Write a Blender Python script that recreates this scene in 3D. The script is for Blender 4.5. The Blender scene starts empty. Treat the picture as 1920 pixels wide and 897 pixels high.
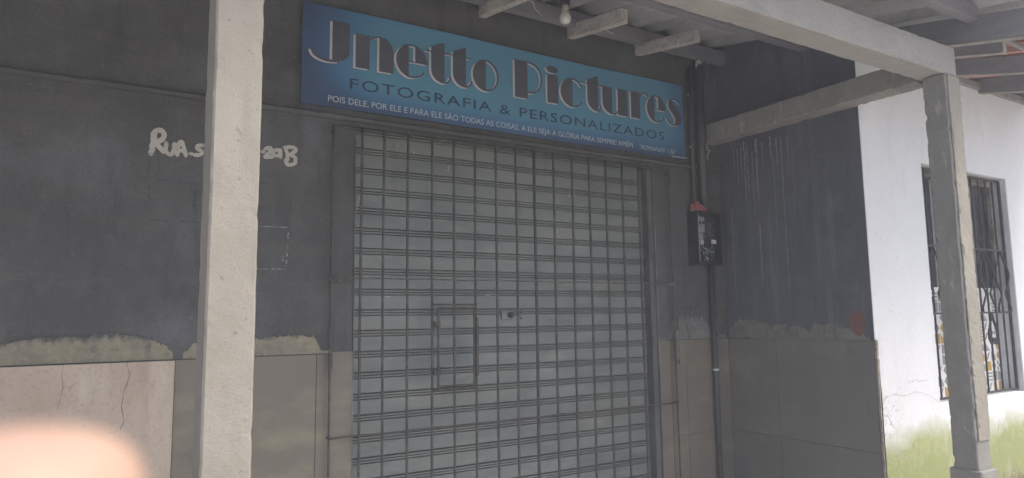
import bpy, bmesh, math, random
from mathutils import Vector, Matrix, noise
random.seed(7)
S = bpy.context.scene
COL = S.collection
# ------------------------------------------------------------------ camera
CAM = Vector((0, 0, 1.4))
Rv = Vector((0.85427834, -0.51965528, -0.01291902))
Uv = Vector((-0.04731351, -0.10248208, 0.993609))
Fv = Vector((0.51765813, 0.84820741, 0.11213494))
cd = bpy.data.cameras.new('camera')
cam = bpy.data.objects.new('camera', cd); COL.objects.link(cam)
m3 = Matrix((Rv, Uv, -Fv)).transposed()
cam.matrix_world = Matrix.Translation(CAM) @ m3.to_4x4()
cd.sensor_width = 36; cd.lens = 36 * 1286.87 / 1920
cd.clip_start = 0.01; cd.clip_end = 3000
cd.dof.use_dof = True; cd.dof.focus_distance = 3.0; cd.dof.aperture_fstop = 24.13 / 2.3
S.camera = cam
S.render.resolution_x = 1024; S.render.resolution_y = 478
# ------------------------------------------------------------------ sky and sun (bright thin overcast)
SUN = Vector((0.40, -0.52, 0.98)).normalized()
el = math.asin(SUN.z); az = math.atan2(SUN.x, SUN.y)
w = bpy.data.worlds.new('World'); S.world = w; w.use_nodes = True
nt = w.node_tree; bg = nt.nodes['Background']
sky = nt.nodes.new('ShaderNodeTexSky'); sky.sky_type = 'NISHITA'; sky.sun_disc = False
sky.sun_elevation = el; sky.sun_rotation = az; sky.air_density = 1.0; sky.dust_density = 3.5; sky.ozone_density = 1.0
nt.links.new(sky.outputs[0], bg.inputs[0]); bg.inputs[1].default_value = 0.15
sl = bpy.data.lights.new('sun', 'SUN'); sl.energy = 1.7; sl.angle = math.radians(16); sl.color = (1, 0.93, 0.82)
so = bpy.data.objects.new('sun', sl); COL.objects.link(so); so.rotation_euler = (-SUN).to_track_quat('-Z', 'Y').to_euler()
vs = S.view_settings; vs.view_transform = 'Standard'; vs.look = 'None'; vs.exposure = 0.98; vs.gamma = 1
try: S.cycles.max_bounces = 10; S.cycles.diffuse_bounces = 6
except Exception: pass

# ------------------------------------------------------------------ materials
def mat(name, base, rough=0.85, col2=None, scale=4, contrast=(0.35, 0.65), fine=None, fscale=90, famt=0.25, bump=0.0, bscale=60, metal=0.0, stretch=(1, 1, 1), spec=0.3, layers=(), det=6):
    """colour mottle (col2), fine grain, bump; layers: (colour, scale, lo, hi, stretch, strength, zlo, zhi)"""
    m = bpy.data.materials.new(name); m.use_nodes = True
    n = m.node_tree; N = n.nodes; L = n.links
    b = N['Principled BSDF']; b.inputs['Roughness'].default_value = rough; b.inputs['Metallic'].default_value = metal
    b.inputs['Specular IOR Level'].default_value = spec
    geo = N.new('ShaderNodeNewGeometry')
    def mapped(st):
        mp = N.new('ShaderNodeMapping'); mp.inputs['Scale'].default_value = st
        L.new(geo.outputs['Position'], mp.inputs[0]); return mp.outputs[0]
    def nz(sc, st, detail=det, rgh=0.6):
        t = N.new('ShaderNodeTexNoise'); t.inputs['Scale'].default_value = sc; t.inputs['Detail'].default_value = detail
        t.inputs['Roughness'].default_value = rgh; L.new(mapped(st), t.inputs['Vector']); return t.outputs[0]
    def ramp(v, lo, hi):
        r = N.new('ShaderNodeMapRange'); r.inputs[1].default_value = lo; r.inputs[2].default_value = hi
        L.new(v, r.inputs[0]); return r.outputs[0]
    def mix(a, bcol, f, mode='MIX'):
        x = N.new('ShaderNodeMix'); x.data_type = 'RGBA'; x.blend_type = mode
        if isinstance(f, float): x.inputs[0].default_value = f
        else: L.new(f, x.inputs[0])
        for sock, v in ((x.inputs[6], a), (x.inputs[7], bcol)):
            if isinstance(v, (tuple, list)): sock.default_value = (*v, 1)
            else: L.new(v, sock)
        return x.outputs[2]
    def mul(a, bv):
        x = N.new('ShaderNodeMath'); x.operation = 'MULTIPLY'
        for s_, v in ((x.inputs[0], a), (x.inputs[1], bv)):
            if isinstance(v, (int, float)): s_.default_value = v
            else: L.new(v, s_)
        return x.outputs[0]
    c = base
    if col2: c = mix(base, col2, ramp(nz(scale, stretch), *contrast))
    for (lc, ls, lo, hi, st, strength, zlo, zhi) in layers:
        f = ramp(nz(ls, st), lo, hi)
        if zlo is not None:
            sp = N.new('ShaderNodeSeparateXYZ'); L.new(geo.outputs['Position'], sp.inputs[0])
            g = ramp(sp.outputs[2], zhi, zlo)        # 1 at zlo, 0 at zhi
            ad = N.new('ShaderNodeMath'); ad.operation = 'MULTIPLY_ADD'
            L.new(g, ad.inputs[0]); ad.inputs[1].default_value = 1.6
            sb = N.new('ShaderNodeMath'); sb.operation = 'MULTIPLY_ADD'; L.new(nz(ls, st), sb.inputs[0]); sb.inputs[1].default_value = 1.6; sb.inputs[2].default_value = -1.3
            L.new(sb.outputs[0], ad.inputs[2]); f = ramp(ad.outputs[0], lo, hi)
        c = mix(c, lc, mul(f, strength))
    if fine:
        c = mix(c, fine, mul(ramp(nz(fscale, (1, 1, 1), 3), 0.52, 0.72), famt))
    if isinstance(c, tuple): b.inputs['Base Color'].default_value = (*c, 1)
    else: L.new(c, b.inputs['Base Color'])
    if bump:
        bn = N.new('ShaderNodeBump'); bn.inputs['Strength'].default_value = bump; bn.inputs['Distance'].default_value = 0.01
        L.new(nz(bscale, (1, 1, 1), 5, 0.7), bn.inputs['Height']); L.new(bn.outputs[0], b.inputs['Normal'])
    return m
M = {}
M['wall'] = mat('dark_grey_paint', (.080, .080, .081), .8, (.122, .122, .123), 1.6, (.35, .72), (.045, .045, .052), 110, .5, .6, 60,
    layers=[((.19, .20, .225), 2.6, .52, .74, (1, 1, .8), .65, None, None), ((.19, .19, .17), 5, .60, .78, (1, 1, 1.5), .35, None, None), ((.26, .26, .25), 55, .66, .70, (1, 1, 1), .6, None, None), ((.17, .155, .13), 3.1, .53, .68, (.5, 1, 2.2), .4, None, None), ((.15, .15, .152), 12, .50, .72, (1, 1, .6), .4, None, None), ((.05, .05, .052), 8, .56, .72, (1.5, 1, .3), .5, None, None)])  # broad pale and warm patches paint window-glass reflections into the wall colour
M['sidewall'] = mat('bluish_dark_paint', (.080, .090, .116), .78, (.115, .125, .150), 1.9, (.35, .7), (.045, .048, .056), 110, .5, .6, 60,
    layers=[((.19, .20, .235), 3.0, .53, .76, (1, 1, .9), .6, None, None), ((.21, .22, .23), 14, .57, .70, (1, 1, .06), .35, None, None), ((.15, .155, .17), 11, .50, .72, (1, 1, .6), .4, None, None), ((.045, .05, .06), 8, .56, .72, (1, 1.5, .3), .5, None, None)])  # the broad pale layer imitates blurred glass reflections; thin streaks are drips
M['drip'] = mat('dried_paint_drip', (.30, .31, .31), .9, (.17, .18, .19), 40, (.3, .7), bump=.3)
M['mortar'] = mat('pale_mortar', (.36, .325, .235), .95, (.22, .205, .165), 9, (.3, .7), (.42, .39, .28), 60, .4, .9, 70, layers=[((.13, .13, .135), 18, .56, .68, (1, 1, 1), .7, None, None), ((.085, .087, .095), 30, .30, .75, (1, 1, .3), .95, 1.365, 1.265)])
M['mortar_grey'] = mat('grey_mortar', (.24, .235, .21), .95, (.15, .15, .15), 10, (.3, .7), (.32, .30, .26), 60, .4, .9, 70, layers=[((.10, .105, .115), 20, .55, .66, (1, 1, .6), .7, None, None), ((.085, .09, .10), 34, .35, .8, (1, 1, .3), .85, 1.42, 1.27)])
M['grout'] = mat('grout', (.06, .055, .05), .95, (.10, .09, .085), 30)
M['tile'] = mat('taupe_tile', (.175, .152, .125), .42, (.205, .18, .148), 2.5, (.3, .7), spec=.4, layers=[((.31, .28, .19), 4.2, .52, .70, (.8, 1, 1.6), .6, None, None), ((.10, .09, .08), 9, .60, .74, (1.4, 1, .35), .5, None, None)], bump=.02, bscale=20)  # yellowish layer is painted glare from window glass
M['tile_side'] = mat('dark_taupe_tile', (.150, .143, .137), .42, (.185, .175, .165), 2.0, (.3, .7), spec=.4, layers=[((.25, .23, .19), 4, .54, .74, (1, 1, 1), .5, None, None), ((.09, .085, .08), 7, .60, .74, (1, 1.4, .35), .5, None, None)], bump=.02, bscale=20)  # warm layer paints the same glass glare on the side tiles
M['marble'] = mat('pink_marble', (.50, .42, .345), .45, (.41, .32, .25), 3.2, (.38, .66), (.33, .23, .19), 75, .5, .05, 30, stretch=(1, 1, .45), spec=.4,
    layers=[((.47, .36, .22), 5, .57, .70, (1, 1, .4), .6, None, None), ((.62, .56, .50), 4, .55, .68, (1.4, 1, .3), .6, None, None)])
M['vein'] = mat('marble_vein', (.19, .13, .11), .6)
M['concrete'] = mat('rough_cast_concrete', (.280, .258, .222), .95, (.33, .308, .272), 7, (.3, .7), (.25, .225, .19), 190, .6, .32, 190, spec=.15,
    layers=[((.47, .46, .44), 3, .58, .75, (1, 1, .35), .5, None, None), ((.16, .145, .125), 42, .63, .68, (1, 1, 1), .7, None, None), ((.22, .20, .18), 5, .58, .72, (1.6, 1, .25), .45, None, None)])
M['concrete_dark'] = mat('grey_concrete', (.29, .28, .26), .95, (.235, .23, .22), 6, (.3, .7), (.17, .165, .16), 120, .4, .45, 110, spec=.15,
    layers=[((.42, .40, .36), 16, .58, .66, (1, 1, .4), .7, None, None), ((.16, .155, .15), 5, .55, .72, (1.6, 1, .3), .5, None, None)])
M['concrete_beam'] = mat('beam_concrete', (.335, .325, .31), .95, (.39, .375, .355), 5, (.3, .7), (.22, .21, .20), 110, .55, .6, 100, spec=.15, layers=[((.21, .205, .20), 4, .52, .70, (.4, 1, 1.5), .6, None, None), ((.19, .185, .18), 40, .64, .69, (1, 1, 1), .6, None, None)])
M['slat'] = mat('grey_galvanised_slat', (.180, .198, .195), .5, (.245, .262, .255), 3.5, (.35, .68), (.10, .10, .10), 160, .3, .12, 30, metal=.25, stretch=(.6, 1, 1.6),
    layers=[((.33, .335, .32), 9, .56, .72, (.4, 1, 1.5), .5, None, None), ((.34, .33, .25), 2.4, .54, .74, (.5, 1, 1.9), .4, None, None), ((.11, .10, .09), 7, .60, .74, (1.5, 1, .3), .5, None, None)])  # wide warm smudges are glass reflections painted on the slats
M['bar'] = mat('rusty_dark_bar', (.075, .076, .078), .6, (.13, .12, .10), 25, (.42, .62), (.055, .045, .035), 120, .4, .4, 120, metal=.2)
M['bar_dark'] = mat('dark_steel', (.06, .062, .065), .5, (.10, .09, .085), 20, (.45, .65), metal=.3, bump=.2)
M['guide'] = mat('guide_steel', (.10, .102, .108), .6, (.14, .14, .14), 12, (.4, .6), stretch=(1, 1, .3), bump=.15)
M['rail'] = mat('worn_guide_rail', (.16, .165, .17), .5, (.28, .28, .27), 20, (.45, .65), metal=.4, stretch=(1, 1, .2))
M['rust_wire'] = mat('wire', (.07, .065, .06), .7, (.15, .13, .11), 30, (.4, .6))
M['white_house'] = mat('white_limewash', (.72, .73, .75), .9, (.67, .68, .70), 2.5, (.3, .7), (.52, .52, .52), 80, .18, .3, 35,
    layers=[((.29, .32, .09), 2.3, .22, .72, (1, 1, .8), .85, .50, 1.0), ((.22, .25, .08), 26, .35, .85, (1, 1, .8), .6, .45, .95), ((.25, .20, .11), 12, .30, .85, (1.3, 1, .5), .75, .20, .66), ((.10, .09, .06), 34, .25, .42, (1.6, 1, .6), .7, .20, .50), ((.50, .50, .49), 40, .64, .70, (1, 1, 1), .5, None, None), ((.58, .58, .57), 5, .55, .75, (1.6, 1, .4), .5, None, None)])
M['reveal'] = mat('grey_reveal_plaster', (.74, .75, .78), .9, (.62, .63, .66), 6, bump=.3)
M['plaster_edge'] = mat('crumbly_plaster', (.40, .36, .31), .95, (.26, .22, .19), 25, (.4, .6), bump=.9, bscale=60)
M['roofsheet'] = mat('fibre_cement', (.46, .46, .48), .9, (.36, .36, .39), 3, (.3, .7), (.22, .22, .23), 70, .5, .4, 50, stretch=(1, .4, 1), layers=[((.20, .19, .19), 6, .52, .70, (1, .3, 1), .6, None, None)])
M['timber'] = mat('grey_timber', (.36, .345, .34), .85, (.44, .42, .41), 14, (.35, .65), (.18, .17, .16), 60, .4, .5, 40, stretch=(1, .12, 1))
M['timber_dark'] = mat('dark_timber', (.20, .20, .225), .85, (.26, .255, .275), 12, (.35, .65), (.12, .12, .125), 60, .4, .5, 40, stretch=(.15, .15, 1))
M['timber_stub'] = mat('whitewashed_timber', (.60, .57, .53), .85, (.46, .43, .40), 16, (.40, .60), (.12, .10, .085), 45, .6, .5, 50, stretch=(1, .3, 1))
M['timber_and_edge_highlight'] = mat('pale_timber_and_edge_highlight', (.32, .305, .285), .85, (.22, .215, .21), 14)  # pale timber; under the rafters it paints a lit lower edge
M['clay'] = mat('red_clay_tile', (.34, .17, .13), .85, (.42, .25, .20), 8, (.3, .7), (.25, .12, .09), 60, .4, .4, 50)
M['bulb'] = mat('bulb_glass', (.62, .61, .58), .25, spec=.5)
M['socket'] = mat('socket_plastic', (.50, .47, .36), .5)
M['cable_white'] = mat('white_cable', (.55, .55, .55), .5)
M['foil'] = mat('silver_tape', (.65, .65, .65), .35, (.30, .30, .30), 60, (.45, .55), metal=.7, bump=.6)
M['black'] = mat('black_plastic', (.022, .024, .028), .35, (.035, .037, .04), 10, spec=.5)
M['pipe'] = mat('dark_conduit', (.045, .048, .055), .45, (.075, .075, .078), 12, (.4, .7), spec=.5)
M['meter'] = mat('meter_grey', (.48, .48, .46), .5, (.36, .36, .34), 20)
M['inner'] = mat('meter_inner', (.05, .055, .062), .4, (.16, .16, .16), 26, (.50, .62))
M['label'] = mat('white_label', (.62, .63, .64), .5)
M['ink'] = mat('dark_ink', (.06, .065, .075), .6)
M['red'] = mat('faded_red', (.36, .10, .085), .8, (.46, .17, .15), 22, (.4, .6), bump=.7)
M['redpaint'] = mat('red_oxide_patch', (.22, .085, .07), .85, (.15, .075, .07), 25, bump=.3)
M['graf'] = mat('cream_hand_paint', (.55, .53, .48), .9, (.44, .42, .39), 25, (.3, .7), bump=.3)
M['chalk'] = mat('chalk', (.46, .49, .50), .95, (.16, .17, .18), 70, (.42, .56))
M['mark'] = mat('darker_paint_mark', (.065, .067, .078), .85, (.10, .10, .115), 40, (.42, .6))
M['night'] = mat('dark_glass', (.050, .054, .070), .25, (.075, .08, .098), 6, spec=.5)
M['worn_wood'] = mat('worn_window_wood', (.13, .11, .10), .8, (.36, .33, .30), 30, (.48, .60), stretch=(1, 1, .2), bump=.5)
M['print_white'] = mat('print_white', (.80, .80, .80), .6, (.72, .72, .72), 6)
M['print_ochre'] = mat('print_ochre', (.50, .33, .10), .6, (.42, .27, .09), 12)
M['print_grey'] = mat('print_grey', (.22, .225, .24), .6, (.32, .325, .33), 12)
M['iron'] = mat('wrought_iron', (.015, .015, .019), .55, (.035, .032, .032), 25, spec=.4)
M['ground'] = mat('concrete_ground', (.54, .51, .46), .95, (.46, .43, .38), 1.5, (.3, .7), (.17, .165, .15), 60, .4, .4, 40)
M['pave'] = mat('pavement', (.54, .51, .46), .95, (.46, .43, .38), 2, (.3, .7), (.2, .19, .18), 70, .4, .4, 40)
M['skin'] = mat('skin', (.49, .335, .255), .6, (.44, .27, .20), 90, (.3, .7), spec=.3)
M['nail'] = mat('nail', (.85, .60, .52), .3)
M['sleeve'] = mat('sleeve_cloth', (.10, .12, .18), .9)
# banner: printed blue picture with soft lighter centre (flat print)
def banner_mat():
    m = bpy.data.materials.new('blue_banner_print'); m.use_nodes = True; n = m.node_tree; N = n.nodes; L = n.links
    b = N['Principled BSDF']; b.inputs['Roughness'].default_value = .5; b.inputs['Specular IOR Level'].default_value = .3
    g = N.new('ShaderNodeNewGeometry'); t = N.new('ShaderNodeTexNoise'); t.inputs['Scale'].default_value = 2.3; t.inputs['Detail'].default_value = 3
    L.new(g.outputs['Position'], t.inputs['Vector'])
    sp = N.new('ShaderNodeSeparateXYZ'); L.new(g.outputs['Position'], sp.inputs[0])
    # printed vignette: distance from the centre line of the print
    def rng(sock, a, b_, c, d):
        r = N.new('ShaderNodeMapRange'); r.interpolation_type = 'SMOOTHSTEP'
        for i, v in enumerate((a, b_, c, d)): r.inputs[i + 1].default_value = v
        L.new(sock, r.inputs[0]); return r.outputs[0]
    a1 = rng(sp.outputs[2], 2.40, 2.60, 0, 1); a3 = rng(sp.outputs[0], .80, 1.25, 0, 1); a4 = rng(sp.outputs[0], 3.32, 3.05, .25, 1); a2 = rng(sp.outputs[2], 2.95, 2.75, .7, 1)
    def mul(x, y):
        q = N.new('ShaderNodeMath'); q.operation = 'MULTIPLY'; L.new(x, q.inputs[0]); L.new(y, q.inputs[1]); return q.outputs[0]
    v = mul(mul(a1, a3), mul(a4, a2))
    ad = N.new('ShaderNodeMath'); ad.operation = 'MULTIPLY_ADD'; L.new(t.outputs[0], ad.inputs[0]); ad.inputs[1].default_value = .5; L.new(v, ad.inputs[2])
    r = N.new('ShaderNodeValToRGB'); L.new(ad.outputs[0], r.inputs[0])
    e = r.color_ramp.elements; e[0].position = .2; e[0].color = (.050, .075, .150, 1); e[1].position = 1.2 if False else 1.0; e[1].color = (.10, .27, .39, 1)
    x = e.new(.6); x.color = (.07, .19, .34, 1)
    L.new(r.outputs[0], b.inputs['Base Color'])
    bn = N.new('ShaderNodeBump'); bn.inputs['Strength'].default_value = .25; bn.inputs['Distance'].default_value = .02
    t2 = N.new('ShaderNodeTexNoise'); t2.inputs['Scale'].default_value = 4; L.new(g.outputs['Position'], t2.inputs['Vector']); L.new(t2.outputs[0], bn.inputs['Height']); L.new(bn.outputs[0], b.inputs['Normal'])
    return m
M['banner'] = banner_mat()
M['print_dark'] = mat('print_dark', (.095, .10, .12), .5, (.075, .08, .10), 5)
M['print_light'] = mat('print_light', (.58, .58, .60), .5, (.48, .485, .50), 9)
M['print_navy'] = mat('print_navy', (.035, .065, .12), .5)
M['print_pale'] = mat('print_pale', (.50, .56, .62), .5)

# ------------------------------------------------------------------ helpers
ORG = {}
def thing(name, label, cat, loc, group=None):
    o = bpy.data.objects.new(name, None); COL.objects.link(o); o.location = loc; o.empty_display_size = .1
    o['label'] = label; o['category'] = cat
    if group: o['group'] = group
    ORG[o.name] = Vector(loc); return o
def mk(name, bm, m, parent=None, smooth=False, label=None, origin=None):
    """world-space bmesh -> one mesh object with its origin at its centre"""
    if smooth:
        for f in bm.faces: f.smooth = True
    xs = [v.co for v in bm.verts]
    c = Vector(origin) if origin is not None else Vector([(min(v[i] for v in xs) + max(v[i] for v in xs)) / 2 for i in range(3)])
    bmesh.ops.translate(bm, verts=bm.verts, vec=-c)
    me = bpy.data.meshes.new(name); bm.normal_update(); bm.to_mesh(me); bm.free()
    if isinstance(m, (list, tuple)):
        for x in m: me.materials.append(x)
    else: me.materials.append(m)
    o = bpy.data.objects.new(name, me); COL.objects.link(o)
    if parent: o.parent = parent; o.location = c - ORG[parent.name]
    else: o.location = c
    ORG[o.name] = c
    if label: o['label'] = label
    return o
def dup(o, c, parent=None, label=None):
    d = o.copy(); COL.objects.link(d); p = parent or o.parent; d.parent = p
    c = Vector(c); d.location = c - (ORG[p.name] if p else Vector()); ORG[d.name] = c
    if label: d['label'] = label
    return d
def tag(o, label, cat, group=None):
    o['label'] = label; o['category'] = cat
    if group: o['group'] = group
    return o
def box(bm, x0, x1, y0, y1, z0, z1, bev=0, mi=0):
    vs_ = [bm.verts.new((x, y, z)) for x in (x0, x1) for y in (y0, y1) for z in (z0, z1)]
    fs = []
    for idx in ((0, 1, 3, 2), (4, 6, 7, 5), (0, 4, 5, 1), (2, 3, 7, 6), (0, 2, 6, 4), (1, 5, 7, 3)):
        f = bm.faces.new([vs_[i] for i in idx]); f.material_index = mi; fs.append(f)
    if bev:
        es = list({e for f in fs for e in f.edges}); bmesh.ops.bevel(bm, geom=es, offset=bev, segments=1, affect='EDGES', profile=.5)
    return bm
def B(*a, **k): return box(bmesh.new(), *a, **k)
def tube(bm, pts, r, n=8, cap=True):
    pts = [Vector(p) for p in pts]; rings = []
    for i, p in enumerate(pts):
        d = (pts[min(i + 1, len(pts) - 1)] - pts[max(i - 1, 0)]).normalized()
        a = d.cross(Vector((0, 0, 1))) if abs(d.z) < .9 else d.cross(Vector((1, 0, 0))); a.normalize(); b_ = d.cross(a)
        rr = r[i] if isinstance(r, (list, tuple)) else r
        rings.append([bm.verts.new(p + (a * math.cos(t) + b_ * math.sin(t)) * rr) for t in [2 * math.pi * k / n for k in range(n)]])
    for A, C_ in zip(rings, rings[1:]):
        for k in range(n): bm.faces.new((A[k], A[(k + 1) % n], C_[(k + 1) % n], C_[k]))
    if cap: bm.faces.new(rings[0][::-1]); bm.faces.new(rings[-1])
    bmesh.ops.recalc_face_normals(bm, faces=bm.faces)
    return bm
def T(pts, r, n=8): return tube(bmesh.new(), pts, r, n)
def rod(bm, pts, s, n=4): return tube(bm, pts, s, n)
def grid_wall(xs, zs, y0, y1, holes, axis='y'):
    """a solid wall between y0 (front) and y1 with rectangular holes given as (ix, iz) cells"""
    bm = bmesh.new()
    V = {}
    def v(i, j, k):
        if (i, j, k) not in V:
            a, z, d = xs[i], zs[j], (y0, y1)[k]
            V[(i, j, k)] = bm.verts.new((a, d, z) if axis == 'y' else (d, a, z))
        return V[(i, j, k)]
    solid = {(i, j) for i in range(len(xs) - 1) for j in range(len(zs) - 1)} - set(holes)
    for i, j in solid:
        for k in (0, 1): bm.faces.new([v(i, j, k), v(i + 1, j, k), v(i + 1, j + 1, k), v(i, j + 1, k)])
        for di, dj, e in ((-1, 0, ((i, j), (i, j + 1))), (1, 0, ((i + 1, j), (i + 1, j + 1))), (0, -1, ((i, j), (i + 1, j))), (0, 1, ((i, j + 1), (i + 1, j + 1)))):
            if (i + di, j + dj) not in solid:
                (a, b_), (c, d) = e
                bm.faces.new([v(a, b_, 0), v(c, d, 0), v(c, d, 1), v(a, b_, 1)])
    bmesh.ops.recalc_face_normals(bm, faces=bm.faces)
    return bm
def rough_beam(p0, p1, sx, sz, up=(0, 0, 1), seg=40, amp=.003, seed=0, nside=4, chip=.006):
    """long cast concrete member: cross section sx by sz, edges slightly worn and wavy"""
    p0, p1 = Vector(p0), Vector(p1); d = (p1 - p0).normalized(); up = Vector(up); a = d.cross(up).normalized(); b_ = a.cross(d).normalized()
    bm = bmesh.new(); prof = []
    c = .005
    def side(u0, w0, u1, w1):
        for k in range(nside): t = k / (nside - 1); prof.append((u0 + (u1 - u0) * t, w0 + (w1 - w0) * t, k in (0, nside - 1)))
    hx, hz = sx / 2, sz / 2
    side(-hx + c, -hz, hx - c, -hz); side(hx, -hz + c, hx, hz - c); side(hx - c, hz, -hx + c, hz); side(-hx, hz - c, -hx, -hz + c)
    rings = []
    Ln = (p1 - p0).length
    for i in range(seg + 1):
        o = p0 + d * Ln * i / seg; ring = []
        for u, w_, edge in prof:
            q = o + a * u + b_ * w_
            f = 1 + (seed * 7.3)
            nn = noise.noise_vector(q * 9 + Vector((f, 0, 0))) * amp + noise.noise_vector(q * 42 + Vector((0, f, 0))) * amp * .7
            if edge:
                k = noise.noise(q * 26 + Vector((0, 0, f)))
                if k > .22: q -= (a * (1 if u > 0 else -1) + b_ * (1 if w_ > 0 else -1)) * (k - .22) * chip * 3
            ring.append(bm.verts.new(q + nn - d * nn.dot(d)))
        rings.append(ring)
    n = len(prof)
    for A, C_ in zip(rings, rings[1:]):
        for k in range(n): bm.faces.new((A[k], A[(k + 1) % n], C_[(k + 1) % n], C_[k]))
    bm.faces.new(rings[0][::-1]); bm.faces.new(rings[-1]); bmesh.ops.recalc_face_normals(bm, faces=bm.faces)
    return bm
def poly_plate(bm, pts, y0, y1, axis='y', flip=False):
    """closed outline (a, z) extruded between depth y0 and y1"""
    def P(a, z, d): return (a, d, z) if axis == 'y' else (d, a, z)
    A = [bm.verts.new(P(a, z, y0)) for a, z in pts]; C_ = [bm.verts.new(P(a, z, y1)) for a, z in pts]
    bm.faces.new(A); bm.faces.new(C_[::-1]); n = len(pts)
    for i in range(n): bm.faces.new((A[i], C_[i], C_[(i + 1) % n], A[(i + 1) % n]))
    return bm
def jag(top, base, step=.005, amp=.012, seed=0):
    """jagged patch: irregular upper outline through the points top, straight lower edge at base"""
    out = []
    for (a0, z0), (a1, z1) in zip(top, top[1:]):
        n = max(1, int(abs(a1 - a0) / step))
        for k in range(n):
            t = k / n; a = a0 + (a1 - a0) * t; z = z0 + (z1 - z0) * t
            z += noise.noise(Vector((a * 38, seed, 0))) * amp + noise.noise(Vector((a * 150, seed, 3))) * amp * 1.5
            out.append((a, max(z, base + .004)))
    out.append(top[-1]); out += [(top[-1][0], base), (top[0][0], base)]
    return out

# ------------------------------------------------------------------ the setting
FY = 3.229      # shop front plane
SX = 3.66       # side wall plane
WY = 2.208      # white house front plane
g = mk('ground', B(-40, 40, -40, 40, -.6, -.16), M['ground']); g['kind'] = 'structure'
g = mk('pavement', B(-9, 14, .9, 3.6, -.16, 0, bev=.01), M['pave']); g['kind'] = 'structure'

# ------------------------------------------------------------------ shop building
shop = thing('shop_building', 'dark grey painted shop front wall with taupe tiles along its base', 'building', (1.2, 3.4, 0))
DX0, DX1, DZ = 1.070, 2.992, 2.345
xs = [-5, DX0, DX1, SX + .15]; zs = [0, DZ, 3.6]
mk('front_wall', grid_wall(xs, zs, FY, FY + .16, [(1, 0)]), M['wall'], shop)
# ledge along the facade, slightly crooked
def ledge():
    bm = bmesh.new(); n = 120; rings = []
    for i in range(n + 1):
        x = -4.9 + (SX + 4.895) * i / n
        w1 = noise.noise(Vector((x * 3, 0, 0))) * .004 + noise.noise(Vector((x * 17, 4, 0))) * .003
        w2 = noise.noise(Vector((x * 3, 9, 0))) * .004 + noise.noise(Vector((x * 21, 2, 0))) * .003
        rings.append([bm.verts.new(p) for p in ((x, FY + .01, 2.362 + w1), (x, FY - .022, 2.366 + w1), (x, FY - .024, 2.384 + w2), (x, FY + .01, 2.400 + w2))])
    for a, b_ in zip(rings, rings[1:]):
        for k in range(3): bm.faces.new((a[k], a[k + 1], b_[k + 1], b_[k]))
    bm.faces.new(rings[0][::-1]); bm.faces.new(rings[-1]); bmesh.ops.recalc_face_normals(bm, faces=bm.faces); return bm
mk('ledge', ledge(), M['wall'], shop)
# backing and tiles: front
mk('grout', B(.29, DX0 - .02, FY - .004, FY + .002, 0, 1.2385), M['grout'], shop, label='dark joints behind the front tiles left of the door')
mk('grout', B(DX1 + .03, SX - .001, FY - .004, FY + .002, 0, 1.2385), M['grout'], shop, label='dark joints behind the front tiles right of the door')
def tiles_front(x0, x1, z0, z1, mt, lab=None, thick=.008):
    return mk('tile', B(x0 + .0013, x1 - .0013, FY - thick, FY - .0035, z0 + .0013, z1 - .0013, bev=.001), mt, shop, label=lab)
for (a, b_) in ((.306, .898), (.898, DX0 - .022)):
    for z0, z1 in ((.05, .43), (.43, 1.238)): tiles_front(a, b_, z0, z1, M['tile'])
for (a, b_) in ((DX1 + .032, 3.125), (3.125, 3.259), (3.259, SX - .003)):
    for z0, z1 in ((.04, .645), (.645, 1.238)): tiles_front(a, b_, z0, z1, M['tile'])
for i, (a, b_) in enumerate(((-.290, .306), (-.892, -.294), (-1.5, -.896))):
    t_ = tiles_front(a, b_, .05, 1.237, M['marble'], 'pale pink veined stone slab', thick=.024)
    if i == 0: slab = t_
for pts, wd in (([(.128, 1.236), (.133, 1.215), (.142, 1.185), (.134, 1.15), (.124, 1.12), (.118, 1.06), (.126, 1.02), (.130, 1.008), (.124, .99), (.115, .97)], .0028), ([(-.085, 1.236), (-.088, 1.19), (-.082, 1.15), (-.090, 1.10), (-.10, 1.06)], .0018), ([(.075, 1.236), (.071, 1.2)], .0015), ([(-.04, 1.17), (-.055, 1.15), (-.062, 1.13)], .0015)):
    bm = bmesh.new(); L_ = []
    fine = []
    for (a0, z0), (a1, z1) in zip(pts, pts[1:]):
        for k in range(5): t = k / 5; fine.append((a0 + (a1 - a0) * t + noise.noise(Vector((z0 * 40 + k, a0, 1))) * .003, z0 + (z1 - z0) * t))
    for k in range(len(fine) - 1):
        (a0, z0), (a1, z1) = fine[k], fine[k + 1]; h = wd * (.5 + .4 * noise.noise(Vector((z0 * 30, 0, 0))))
        v = [bm.verts.new(p) for p in ((a0 - h, FY - .0245, z0), (a0 + h, FY - .0245, z0), (a1 + h, FY - .0245, z1), (a1 - h, FY - .0245, z1))]; bm.faces.new(v)
    mk('vein', bm, M['vein'], slab)
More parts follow.
